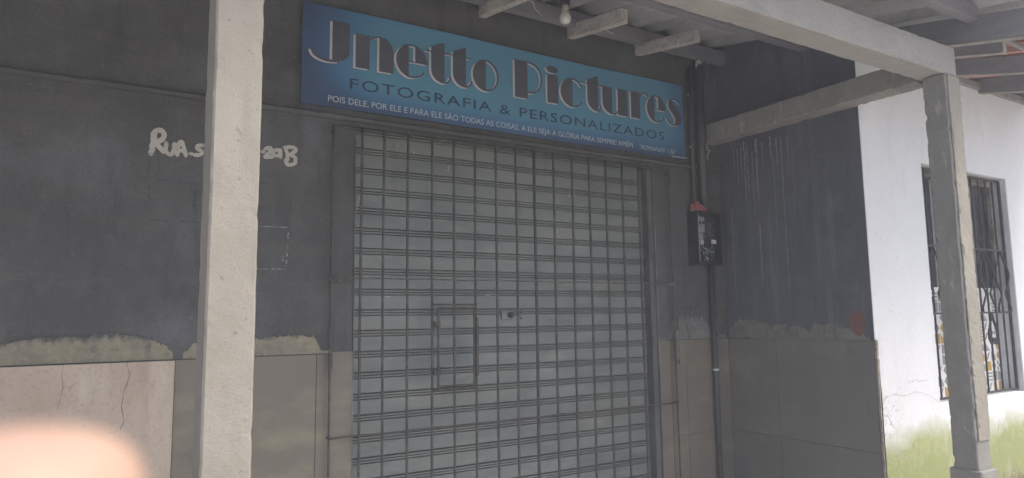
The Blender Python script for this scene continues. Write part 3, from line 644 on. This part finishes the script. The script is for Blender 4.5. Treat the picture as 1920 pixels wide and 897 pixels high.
# red crumpled thing on the box
bm = bmesh.new(); bmesh.ops.create_icosphere(bm, subdivisions=4, radius=1)
for v in bm.verts:
    p = v.co.copy(); k = 1 + .22 * noise.noise(p * 2.4) + .10 * noise.noise(p * 6)
    v.co = Vector((3.395 + p.x * .068 * k, 3.188 + p.y * .034 * k, 2.070 + max(p.z, -.05) * .062 * k * (1 - .35 * p.x)))
tag(mk('crumpled_cloth', bm, M['red'], smooth=True), 'faded red crumpled rag lying on top of the meter box', 'rag')
cp = thing('lower_conduit', 'black conduit pipe running from the meter box down to the pavement', 'pipe', (3.50, 3.2, 0))
mk('pipe', T([(3.497, 3.196, 0), (3.497, 3.196, 1.715)], .0185, 16), M['pipe'], cp, smooth=True)
mk('clamp', T([(3.497, 3.196, 1.033), (3.497, 3.196, 1.045)], .0205, 16), M['label'], cp)
up = thing('upper_conduit', 'black conduit rising from the meter box to the roof beside the sign', 'pipe', (3.38, 3.2, 2.07), 'conduits above the meter box')
mk('pipe', T([(3.372, 3.200, 2.071), (3.372, 3.200, 3.06)], .015, 14), M['pipe'], up, smooth=True)
u2 = thing('upper_conduit', 'wider black conduit ending in silver tape, right of the slimmer one', 'pipe', (3.455, 3.2, 2.07), 'conduits above the meter box')
mk('pipe', T([(3.452, 3.190, 2.071), (3.452, 3.190, 3.10)], .030, 18), M['pipe'], u2, smooth=True)
for z in (2.86, 2.50):
    mk('clamp', B(3.345, 3.355, 3.195, 3.200, z, z + .012), M['foil'], up)
    mk('clamp', B(3.484, 3.505, 3.21, 3.215, z, z + .012), M['foil'], u2)
bm = bmesh.new(); rr = random.Random(8)
for k in range(16):
    c = Vector((3.43 + rr.uniform(-.03, .07), 3.165 + rr.uniform(-.012, .02), 3.125 + rr.uniform(-.03, .03) - .02 * (k > 8)))
    tube(bm, [c, c + Vector((rr.uniform(-.02, .02), rr.uniform(-.01, .01), rr.uniform(-.02, .02))), c + Vector((rr.uniform(-.02, .025), rr.uniform(-.01, .01), rr.uniform(-.035, .01)))], [.007, .009, .003], 5)
mk('silver_tape', bm, M['foil'], u2)
bm = bmesh.new()
for k in range(4): tube(bm, [(3.46 + k * .012, 3.16, 3.11), (3.485 + k * .010, 3.15, 3.05), (3.50 + k * .006, 3.165, 2.985)], .0035, 6)
mk('loose_wire', bm, M['pipe'], u2)
bm = bmesh.new(); pts = [(3.535, 3.225, 2.60), (3.532, 3.222, 2.55), (3.536, 3.222, 2.52), (3.548, 3.22, 2.51), (3.565, 3.222, 2.512), (3.542, 3.222, 2.49), (3.535, 3.222, 2.44)]; tube(bm, pts, .004, 6)
tag(mk('hanging_wire_end', bm, M['print_light']), 'short pale kinked wire stub on the wall under the side beam end', 'wire')
bm = bmesh.new(); tube(bm, [(SX, 2.98, 2.62), (SX - .014, 2.98, 2.62)], .022, 14); tube(bm, [(SX - .014, 2.98, 2.62), (SX - .019, 2.98, 2.62)], .010, 10)
tag(mk('wall_knob', bm, M['black']), 'small round dark fitting on the side wall above the beam', 'fitting')

# ------------------------------------------------------------------ pillars and beams
pl = thing('concrete_pillar', 'pale rough concrete pillar hiding part of the painted street name', 'pillar', (.268, 1.735, 0), 'pillars carrying the front beam')
mk('shaft', rough_beam((.269, 1.7345, -.02), (.269, 1.7345, 2.552), .107, .135, up=(0, 1, 0), seg=150, amp=.0011, seed=1, nside=6, chip=.0018), M['concrete'], pl, smooth=False)
pr_ = thing('concrete_pillar', 'grey concrete pillar on a plinth in front of the white house window', 'pillar', (3.562, 1.732, 0), 'pillars carrying the front beam')
mk('shaft', rough_beam((3.565, 1.7175, .66), (3.565, 1.7175, 2.554), .124, .109, up=(0, 1, 0), seg=150, amp=.0026, seed=4, nside=8, chip=.005), M['concrete_dark'], pr_)
mk('sunlit_face_layer', rough_beam((3.570, 1.660, .80), (3.570, 1.660, 2.548), .112, .006, up=(0, 1, 0), seg=160, amp=.0032, seed=9, nside=9, chip=.008), M['concrete'], pr_, label='rough front layer with its sunlit paleness put into the colour')  # thin added layer; the lit tone of the front face is painted
pb = bmesh.new(); box(pb, 3.492, 3.645, 1.646, 1.788, -.02, .668, bev=.006)
mk('plinth', pb, M['concrete_dark'], pr_)
fb = rough_beam((-2.6, 1.732, 2.620), (3.622, 1.732, 2.634), .130, .150, seg=330, amp=.0016, seed=6, nside=5, chip=.0025)
tag(mk('front_beam', fb, M['concrete_beam']), 'long pale concrete beam spanning above both pillars', 'beam')
sb = rough_beam((3.566, 3.228, 2.615), (3.566, 1.801, 2.612), .125, .125, seg=90, amp=.0025, seed=8, nside=5, chip=.005)
tag(mk('side_beam', sb, M['concrete_dark']), 'dark concrete beam joining the shop wall to the right pillar', 'beam')

# ------------------------------------------------------------------ canopy roof
rf = thing('canopy_roof', 'sloping lean-to roof of corrugated grey sheets on old timber', 'roof', (1, 2.2, 3.0))
def zs_(y): return 3.222 - .19 * (FY - y)
def sheet_bm(x0, x1, ya, yb, dz):
    bm = bmesh.new(); n = int((x1 - x0) / .177 * 12); rows = []
    for y in (ya, (ya + yb) / 2, yb):
        r0 = []
        for i in range(n + 1):
            x = x0 + (x1 - x0) * i / n; r0.append((x, y, zs_(y) + dz + .023 * math.cos(2 * math.pi * (x - x0) / .177)))
        rows.append(r0)
    T_ = [[bm.verts.new((p[0], p[1], p[2] + .006)) for p in r] for r in rows]; Bt = [[bm.verts.new(p) for p in r] for r in rows]
    for j in range(2):
        for i in range(n):
            bm.faces.new((T_[j][i], T_[j][i + 1], T_[j + 1][i + 1], T_[j + 1][i])); bm.faces.new((Bt[j][i], Bt[j + 1][i], Bt[j + 1][i + 1], Bt[j][i + 1]))
    for r1, r2 in ((T_[0], Bt[0]), (T_[2], Bt[2])):
        for i in range(n): bm.faces.new((r1[i], r2[i], r2[i + 1], r1[i + 1]))
    for c in (0, n):
        for j in range(2): bm.faces.new((T_[j][c], T_[j + 1][c], Bt[j + 1][c], Bt[j][c]))
    bmesh.ops.recalc_face_normals(bm, faces=bm.faces); return bm
W_ = .177 * 6; XR = 3.98
for ya, yb, dz in ((2.38, 3.40, .030), (1.28, 2.48, .018)):
    s0 = None
    for k in range(7):
        x1_ = XR - k * (W_ - .03); c = ((x1_ - W_ / 2), (ya + yb) / 2, zs_((ya + yb) / 2) + dz - .004 * (k % 2))
        if s0 is None: s0 = mk('roof_sheet', sheet_bm(x1_ - W_, x1_, ya, yb, dz), M['roofsheet'], rf, smooth=True, origin=c)
        else: dup(s0, c)
for y, hh in ((3.16, .075), (2.53, .07), (1.60, .06)):
    mk('purlin', B(-3, 3.695, y - .025, y + .025, zs_(y) - .022 - hh, zs_(y) - .006, bev=.003), M['timber_dark'], rf)
def slope_box(xc, wdt, ya, yb, za, zb, hgt, sk=0.0):
    """timber from (ya, bottom za) to (yb, bottom zb)"""
    bm = bmesh.new(); v = []
    for (y, z, s_) in ((ya, za, 0), (yb, zb, sk)):
        for x in (xc - wdt / 2 + s_, xc + wdt / 2 + s_):
            for h_ in (0, hgt): v.append(bm.verts.new((x, y, z + h_)))
    for idx in ((0, 1, 3, 2), (4, 6, 7, 5), (0, 4, 5, 1), (2, 3, 7, 6), (0, 2, 6, 4), (1, 5, 7, 3)): bm.faces.new([v[i] for i in idx])
    bmesh.ops.recalc_face_normals(bm, faces=bm.faces); bmesh.ops.bevel(bm, geom=list(bm.edges), offset=.003, segments=1, affect='EDGES'); return bm
for i, (x, sk, y_, hgt) in enumerate(((1.20, .0, 2.75, .065), (1.795, -.01, 2.74, .070), (2.405, -.014, 2.715, .082), (2.945, -.02, 2.70, .070), (.58, 0, 2.75, .07), (0, 0, 2.75, .07), (-.6, 0, 2.75, .07))):
    mk('rafter_stub', slope_box(x, .045, FY + .05, y_, 3.079, 3.068 - .188 * (FY - y_), hgt, sk), M['timber_stub'], rf, label='short sawn timber end sticking out of the wall' if i == 0 else None)
for x in (3.724,):
    mk('rafter', slope_box(x, .05, 3.2, 1.28, 2.766 + .218 * 1.45, 2.766 - .218 * .47, .135), M['timber_dark'], rf)
for x, zb, slp, y0_, z0_ in ((4.00, 0, .244, 1.836, 2.791), (4.472, 0, .269, 2.025, 2.829), (5.10, 0, .234, 2.066, 2.837), (5.75, 0, .24, 2.066, 2.86)):
    za = z0_ + slp * (3.2 - y0_); zbm = z0_ - slp * (y0_ - 1.28); yy = 1.28 if x != 4.00 else 1.60
    mk('rafter', slope_box(x, .05, 3.2, yy, za, z0_ - slp * (y0_ - yy), .10), M['timber_dark'], rf)
    mk('rafter_edge_highlight', slope_box(x, .052, 3.2, yy, za - .006, z0_ - slp * (y0_ - yy) - .006, .006), M['timber_and_edge_highlight'], rf)  # thin strip added below the rafter as a painted highlight
mk('rafter_edge_highlight', slope_box(3.724, .052, 3.2, 1.28, 2.760 + .218 * 1.45, 2.760 - .218 * .47, .006), M['timber_and_edge_highlight'], rf)  # painted highlight strip below the first rafter
mk('rafter_brace', slope_box(3.985, .03, 1.60, 1.592, 2.735, 2.735, .075), M['timber_and_edge_highlight'], rf)
bm = T([(3.98, 1.60, 2.80), (4.30, 1.52, 2.71)], .006, 6); mk('loose_wire', bm, M['timber_and_edge_highlight'], rf)
# clay tiles over the house side: curved tiles laid in rows, seen from below
def clay_bm(x, y, z):
    bm = bmesh.new(); n = 6; A, C_ = [], []
    for i in range(n + 1):
        t = math.pi * i / n; dx = -.085 * math.cos(t); dz = .035 * math.sin(t)
        A.append((dx, .22, dz + .22 * .22)); C_.append((dx * .9, -.22, dz * .9 - .22 * .22))
    up_ = [[bm.verts.new((x + p[0], y + p[1], z + p[2] + o)) for p in r] for r in (A, C_) for o in (0, .012)]
    for i in range(n):
        bm.faces.new((up_[0][i], up_[0][i + 1], up_[2][i + 1], up_[2][i])); bm.faces.new((up_[1][i], up_[3][i], up_[3][i + 1], up_[1][i + 1])); bm.faces.new((up_[2][i], up_[2][i + 1], up_[3][i + 1], up_[3][i]))
    return bm
c0 = None
for r in range(5):
    for k in range(12):
        x = 4.08 + k * .165; y = 1.50 + r * .40; z = 2.85 + .22 * (y - 1.28) + (.025 if k % 2 else 0) + .03
        if c0 is None: c0 = mk('clay_tile', clay_bm(x, y, z), M['clay'], rf, origin=(x, y, z))
        else: dup(c0, (x + random.uniform(-.006, .006), y, z))
for y in (1.7, 2.1, 2.6): mk('batten', slope_box(4.85, 2.05, y, y + .03, 2.745 + .22 * (y - 1.28) + .055, 2.752 + .22 * (y - 1.28) + .055, .02), M['timber_dark'], rf)
# bulb
lb = thing('light_bulb', 'unlit white light bulb hanging under the roof above the sign', 'light bulb', (2.03, 2.76, 3.10))
def lathe(cx, cy, prof, n=20):
    bm = bmesh.new(); R_ = []
    for r, z in prof: R_.append([bm.verts.new((cx + r * math.cos(2 * math.pi * k / n), cy + r * math.sin(2 * math.pi * k / n), z)) for k in range(n)])
    for a, b_ in zip(R_, R_[1:]):
        for k in range(n): bm.faces.new((a[k], a[(k + 1) % n], b_[(k + 1) % n], b_[k]))
    bm.faces.new(R_[0]); bm.faces.new(R_[-1][::-1]); bmesh.ops.recalc_face_normals(bm, faces=bm.faces); return bm
bx, by, bz = 2.027, 2.762, 2.905
mk('bulb_glass', lathe(bx, by, [(.003, bz), (.018, bz + .003), (.0265, bz + .013), (.030, bz + .028), (.028, bz + .044), (.021, bz + .058), (.0165, bz + .068)]), M['bulb'], lb, smooth=True)
mk('bulb_neck', lathe(bx, by, [(.0168, bz + .0682), (.018, bz + .072), (.0175, bz + .100)]), M['socket'], lb, smooth=True)
mk('lamp_socket', lathe(bx, by, [(.024, bz + .098), (.026, bz + .102), (.026, bz + .16), (.02, bz + .185)]), M['black'], lb, smooth=True)
bm = T([(1.80, 2.86, 3.04), (1.92, 2.90, 3.055), (2.00, 3.00, 3.075), (2.10, 3.08, 3.09)], .0028, 6)
tag(mk('white_cable', bm, M['cable_white'], smooth=True), 'thin white cable slung between two rafter ends near the bulb', 'cable')
bm = T([(2.37, 2.86, 3.09), (2.378, 2.93, 3.045), (2.40, 2.90, 3.01), (2.43, 2.90, 3.00), (2.47, 2.905, 2.998)], .0026, 5)
tag(mk('string_tie', bm, M['cable_white'], smooth=True), 'bit of white string tied round the middle rafter end', 'string')

# ------------------------------------------------------------------ white house
wh = thing('white_house', 'white limewashed house wall with green moss and an iron barred window', 'house', (5.5, 2.3, 0))
WX0, WX1, WZ0, WZ1 = 4.275, 5.345, .862, 2.298
mk('house_wall', grid_wall([SX + .004, WX0, WX1, 12], [0, WZ0, WZ1, 2.885], WY, WY + .20, [(1, 1)]), M['white_house'], wh)
mk('wall_plate', slope_box(5.85, 0.0, 0, 0, 0, 0, 0) if False else B(SX + .15, 12, WY - .018, WY + .20, 2.887, 2.935, bev=.003), M['timber_and_edge_highlight'], wh)
mk('back_wall', B(SX + .16, 12, 3.5, 3.6, 0, 3.5), M['wall'], wh)
# crumbly broken edge between tile wall and house
bm = bmesh.new(); L_, R_ = [], []
for k in range(90):
    z = .02 + k * .0138
    L_.append((SX - .003, z)); R_.append((SX + .012 + .010 * noise.noise(Vector((z * 22, 0, 0))) + .008 * noise.noise(Vector((z * 70, 3, 0))), z))
poly_plate(bm, L_ + R_[::-1], WY - .010, WY + .002); bmesh.ops.triangulate(bm, faces=[f for f in bm.faces if len(f.verts) > 4], ngon_method='EAR_CLIP'); bmesh.ops.recalc_face_normals(bm, faces=bm.faces)
mk('broken_plaster_edge', bm, M['plaster_edge'], wh)
crk = mat('crack_dark', (.45, .44, .43), .95)
def crack(pts, h, seed):
    bm = bmesh.new(); q = []
    for (a0, z0), (a1, z1) in zip(pts, pts[1:]):
        for k in range(8): t = k / 8; q.append((a0 + (a1 - a0) * t + noise.noise(Vector((a0 * 20 + k, seed, 1))) * .006, z0 + (z1 - z0) * t + noise.noise(Vector((z0 * 20 + k * .8, seed, 5))) * .008))
    ribbon(bm, q, lambda t: h * (.35 + .65 * abs(math.sin(t * 17 + seed))), WY - .0012, taper=False, rnd=.6); return bm
for i, (pts, h) in enumerate((([(3.70, .93), (3.80, .945), (3.92, .93), (4.02, .945), (4.10, .935)], .0016), ([(3.95, .995), (4.02, 1.01), (4.09, .998), (4.16, 1.004)], .0016), ([(3.69, .845), (3.74, .83), (3.76, .79), (3.80, .76)], .0022), ([(5.36, .83), (5.5, .80), (5.6, .81)], .002), ([(4.10, .935), (4.2, .90), (4.28, .86)], .0014))):
    mk('crack', crack(pts, h, i * 3.3), crk, wh)
rr = random.Random(77); bm = bmesh.new()
for k in range(150):
    a = 3.69 + abs(rr.gauss(0, .13)); z = .60 + rr.random() ** 1.3 * .36; e = rr.uniform(.0015, .0055)
    if a > 4.2: continue
    bm.faces.new([bm.verts.new((a + e * math.cos(t) * rr.uniform(.5, 1.2), WY - .0011, z + e * math.sin(t) * rr.uniform(.5, 1.4))) for t in (0, 1.2, 2.4, 3.7, 5.0)])
mk('paint_flakes', bm, crk, wh)['kind'] = 'stuff'
wn = thing('window', '', '', (4.81, 2.33, WZ0)); del wn['label']; del wn['category']; wn.parent = wh; wn.location = Vector((4.81, 2.33, WZ0)) - ORG[wh.name]
mk('reveal', B(WX1 - .004, WX1 - .0005, WY + .002, WY + .18, WZ0 + .001, WZ1 - .001), M['reveal'], wn)
mk('upper_pane', B(WX0 + .01, WX1 - .02, 2.335, 2.345, 1.552, WZ1 - .005), M['night'], wn, label='dark upper half of the window')
mk('side_board', B(WX1 - .055, WX1 - .006, 2.285, 2.33, 1.552, WZ1 - .01, bev=.003), M['worn_wood'], wn, label='worn flaking wooden board at the right edge')
mk('top_board', B(WX0 + .01, WX1 - .06, 2.285, 2.33, WZ1 - .05, WZ1 - .006, bev=.003), M['worn_wood'], wn)
for x in (WX0 + .3, WX0 + .55, WX0 + .80, WX0 + .92):
    mk('pane_strip', B(x, x + .018, 2.322, 2.334, 1.555, WZ1 - .055), M['timber_dark'] if x < 5.0 else M['worn_wood'], wn)
# patterned lower panel
pt = mk('patterned_panel', B(WX0 + .004, WX1 - .006, 2.325, 2.345, WZ0 + .002, 1.550), M['print_white'], wn, label='white lower panel with ochre and grey geometric patchwork')
PP = {'o': bmesh.new(), 'g': bmesh.new(), 'w': bmesh.new()}
rr = random.Random(21); cs = .066; yk = 2.3245
def pf(k, pts, lift=0):
    PP[k].faces.new([PP[k].verts.new((a, yk - lift, z)) for a, z in pts])
nxp = 16; nzp = 10
for i in range(nxp):
    for j in range(nzp):
        a = WX0 + .02 + i * cs * 1.04; z = WZ0 + .004 + j * cs * 1.0; e = cs * .94; t = rr.randrange(8)
        if t > 6: continue
        if a + e > WX1 - .01: continue
        k = rr.choice('oggg' if t in (1, 3, 5) else 'ogg')
        if t == 0: pf(k, [(a, z), (a + e, z), (a + e, z + e), (a, z + e)])
        elif t == 1:
            for q in range(3): pf(k, [(a, z + e * q * .36), (a + e, z + e * q * .36), (a + e, z + e * (q * .36 + .18)), (a, z + e * (q * .36 + .18))])
        elif t == 2: pf(k, [(a + e / 2, z), (a + e, z + e / 2), (a + e / 2, z + e), (a, z + e / 2)])
        elif t == 3: pf(k, [(a, z), (a + e, z), (a, z + e)])
        elif t == 4:
            for q in range(3):
                for r in range(3):
                    if (q + r) % 2 == 0: pf('g', [(a + e * q / 3, z + e * r / 3), (a + e * (q + 1) / 3, z + e * r / 3), (a + e * (q + 1) / 3, z + e * (r + 1) / 3), (a + e * q / 3, z + e * (r + 1) / 3)])
        elif t == 5: pf(k, [(a, z)] + [(a + e * math.cos(math.radians(q * 15)), z + e * math.sin(math.radians(q * 15))) for q in range(7)])
        else: pf('g', [(a + e * .1, z), (a + e * .5, z + e * .25), (a + e * .9, z + e), (a + e * .4, z + e * .75)])
for k, nm, mm in (('o', 'ochre_print', M['print_ochre']), ('g', 'grey_print', M['print_grey'])):
    o_ = PP[k]
    # keep to three levels: prints hang under the window beside the panel
    mk(nm, o_, mm, wn)['kind'] = 'stuff'
PP['w'].free()
# iron grille of the window
ig = thing('window_grille', 'black wrought iron grille with ogee scrolls over the white house window', 'grille', (4.81, 2.25, WZ0))
IY = 2.25
def I(pts, r=.0065, n=6): return T([(a, IY + dy, z) for a, z, dy in [(p + (0,))[:3] for p in pts]], r, n)
mk('frame_bar', I([(WX0 + .008, WZ0 + .012), (WX0 + .008, WZ1 - .012)], .008), M['iron'], ig); mk('frame_bar', I([(WX1 - .012, WZ0 + .012), (WX1 - .012, WZ1 - .012)], .010), M['iron'], ig)
mk('frame_bar', I([(WX0 + .008, WZ0 + .014), (WX1 - .012, WZ0 + .014)], .008), M['iron'], ig); mk('frame_bar', I([(WX0 + .008, WZ1 - .016), (WX1 - .012, WZ1 - .016)], .007), M['iron'], ig)
vb = None
for k in range(1, 11):
    x = WX0 + .008 + k * (WX1 - WX0 - .02) / 11
    if vb is None: vb = mk('upright_bar', I([(x, WZ0 + .014), (x, WZ1 - .016)], .0065), M['iron'], ig)
    else: dup(vb, (x, IY, ORG[vb.name].z))
for z in (1.80, 1.385): mk('flat_rail', B(WX0 + .01, WX1 - .014, IY - .010, IY - .005, z - .006, z + .006), M['iron'], ig)
def scroll(cx):
    w0 = .092
    for s_ in (-1, 1):
        pts = [(cx + s_ * .008, 1.79), (cx + s_ * .035, 1.74), (cx + s_ * w0 * .95, 1.665), (cx + s_ * w0, 1.62), (cx + s_ * .06, 1.555), (cx + s_ * .03, 1.51), (cx + s_ * .06, 1.455), (cx + s_ * w0 * .9, 1.42), (cx + s_ * w0 * .9, 1.39)]
        C_ = catmull(pts, 5); mk('ogee_scroll', T([(p.x, IY - .014, p.y) for p in C_], .0068, 6), M['iron'], ig, smooth=True)
for cx in (WX0 + .11, WX0 + .40, WX1 - .32, WX1 - .11): scroll(cx)
for cx in (WX1 - .30, WX0 + .34):
    for s_ in (-1, 1):
        pts = [(cx + s_ * .004, 1.385), (cx + s_ * .020, 1.33), (cx + s_ * .050, 1.27), (cx + s_ * .055, 1.22), (cx + s_ * .03, 1.185), (cx + s_ * .008, 1.195), (cx + s_ * .012, 1.215), (cx + s_ * .026, 1.212)]
        mk('teardrop_scroll', T([(p.x, IY - .014, p.y) for p in catmull(pts, 5)], .0085, 6), M['iron'], ig, smooth=True)

# ------------------------------------------------------------------ the photographer's hand, fingertip close to the lens
def cp_(a, b_, d): return CAM + Rv * a + Uv * b_ + Fv * d
def hand():
    # a, b, d in metres in front of the lens, used only to place a real hand beside it; root at the palm
    pts = {'w': (-.125, -.150, .040, .024), 'p': (-.100, -.115, .044, .030), 'k1': (-.070, -.080, .047, .0125), 'k2': (-.100, -.066, .050, .0115), 'k3': (-.125, -.070, .052, .011), 'k4': (-.145, -.085, .052, .0095),
           'i1': (-.046, -.060, .049, .0112), 'i2': (-.0375, -.038, .050, .0104), 'i3': (-.0362, -.0215, .050, .0096), 'i4': (-.0357, -.0134, .050, .0086),
           'm1': (-.096, -.040, .060, .0088), 'm2': (-.094, -.030, .080, .0082), 'm3': (-.090, -.045, .090, .0070),
           'r1': (-.126, -.046, .062, .0084), 'r2': (-.124, -.040, .082, .0078), 'r3': (-.118, -.055, .090, .0066),
           's1': (-.152, -.064, .060, .0074), 's2': (-.150, -.060, .076, .0068), 's3': (-.144, -.072, .084, .0058),
           't1': (-.070, -.125, .060, .0125), 't2': (-.048, -.105, .076, .0100), 't3': (-.036, -.088, .086, .0080),
           'f': (-.165, -.215, .030, .030), 'f2': (-.25, -.36, -.02, .038)}
    E_ = [('p', 'w'), ('w', 'f'), ('f', 'f2'), ('p', 'k1'), ('p', 'k2'), ('p', 'k3'), ('p', 'k4'), ('k1', 'i1'), ('i1', 'i2'), ('i2', 'i3'), ('i3', 'i4'), ('k2', 'm1'), ('m1', 'm2'), ('m2', 'm3'), ('k3', 'r1'), ('r1', 'r2'), ('r2', 'r3'), ('k4', 's1'), ('s1', 's2'), ('s2', 's3'), ('p', 't1'), ('t1', 't2'), ('t2', 't3')]
    ks = list(pts); me = bpy.data.meshes.new('hand_skeleton'); me.from_pydata([cp_(*pts[k][:3]) for k in ks], [(ks.index(a), ks.index(b_)) for a, b_ in E_], [])
    o = bpy.data.objects.new('hand_skeleton', me); COL.objects.link(o)
    sk = o.modifiers.new('skin', 'SKIN'); sk.use_smooth_shade = True
    for i, k in enumerate(ks): me.skin_vertices[0].data[i].radius = (pts[k][3] * (1 if k[0] not in 'wpf' else 1.1), pts[k][3] * (1 if k[0] not in 'wpf' else .6)); me.skin_vertices[0].data[i].use_root = (k == 'p')
    sub = o.modifiers.new('sub', 'SUBSURF'); sub.levels = 2; sub.render_levels = 2
    bpy.context.view_layer.update(); dg = bpy.context.evaluated_depsgraph_get()
    r = bpy.data.meshes.new_from_object(o.evaluated_get(dg)); bpy.data.objects.remove(o)
    bm = bmesh.new(); bm.from_mesh(r); return bm
ht = thing('hand', 'out of focus pink fingertip at the bottom left, very close to the lens', 'hand', tuple(cp_(-.10, -.115, .044)))
try:
    mk('hand_skin', hand(), M['skin'], ht, smooth=True)
    c = cp_(-.0370, -.0240, .0580); bm = bmesh.new(); bmesh.ops.create_icosphere(bm, subdivisions=2, radius=1)
    for v in bm.verts: p = v.co.copy(); v.co = c + Rv * p.x * .0050 + Uv * p.y * .0065 + Fv * p.z * .0012
    mk('fingernail', bm, M['nail'], ht, smooth=True)
    mk('sleeve', T([cp_(-.15, -.19, .035), cp_(-.19, -.26, .012), cp_(-.30, -.45, -.06)], [.040, .046, .055], 20), M['sleeve'], ht, smooth=True)
except Exception as ex: print('HAND', ex)
# ------------------------------------------------------------------ added milky air that imitates the veil of window glass
hz = bpy.data.materials.new('veil_haze_air'); hz.use_nodes = True; n_ = hz.node_tree; n_.nodes.remove(n_.nodes['Principled BSDF'])
pv = n_.nodes.new('ShaderNodeVolumePrincipled'); pv.inputs['Color'].default_value = (.91, .93, .96, 1); pv.inputs['Density'].default_value = .020
n_.links.new(pv.outputs[0], n_.nodes['Material Output'].inputs['Volume'])
ho = mk('veil_haze', B(-41, 41, -41, 41, -1.16, 4.4), hz); ho['kind'] = 'stuff'
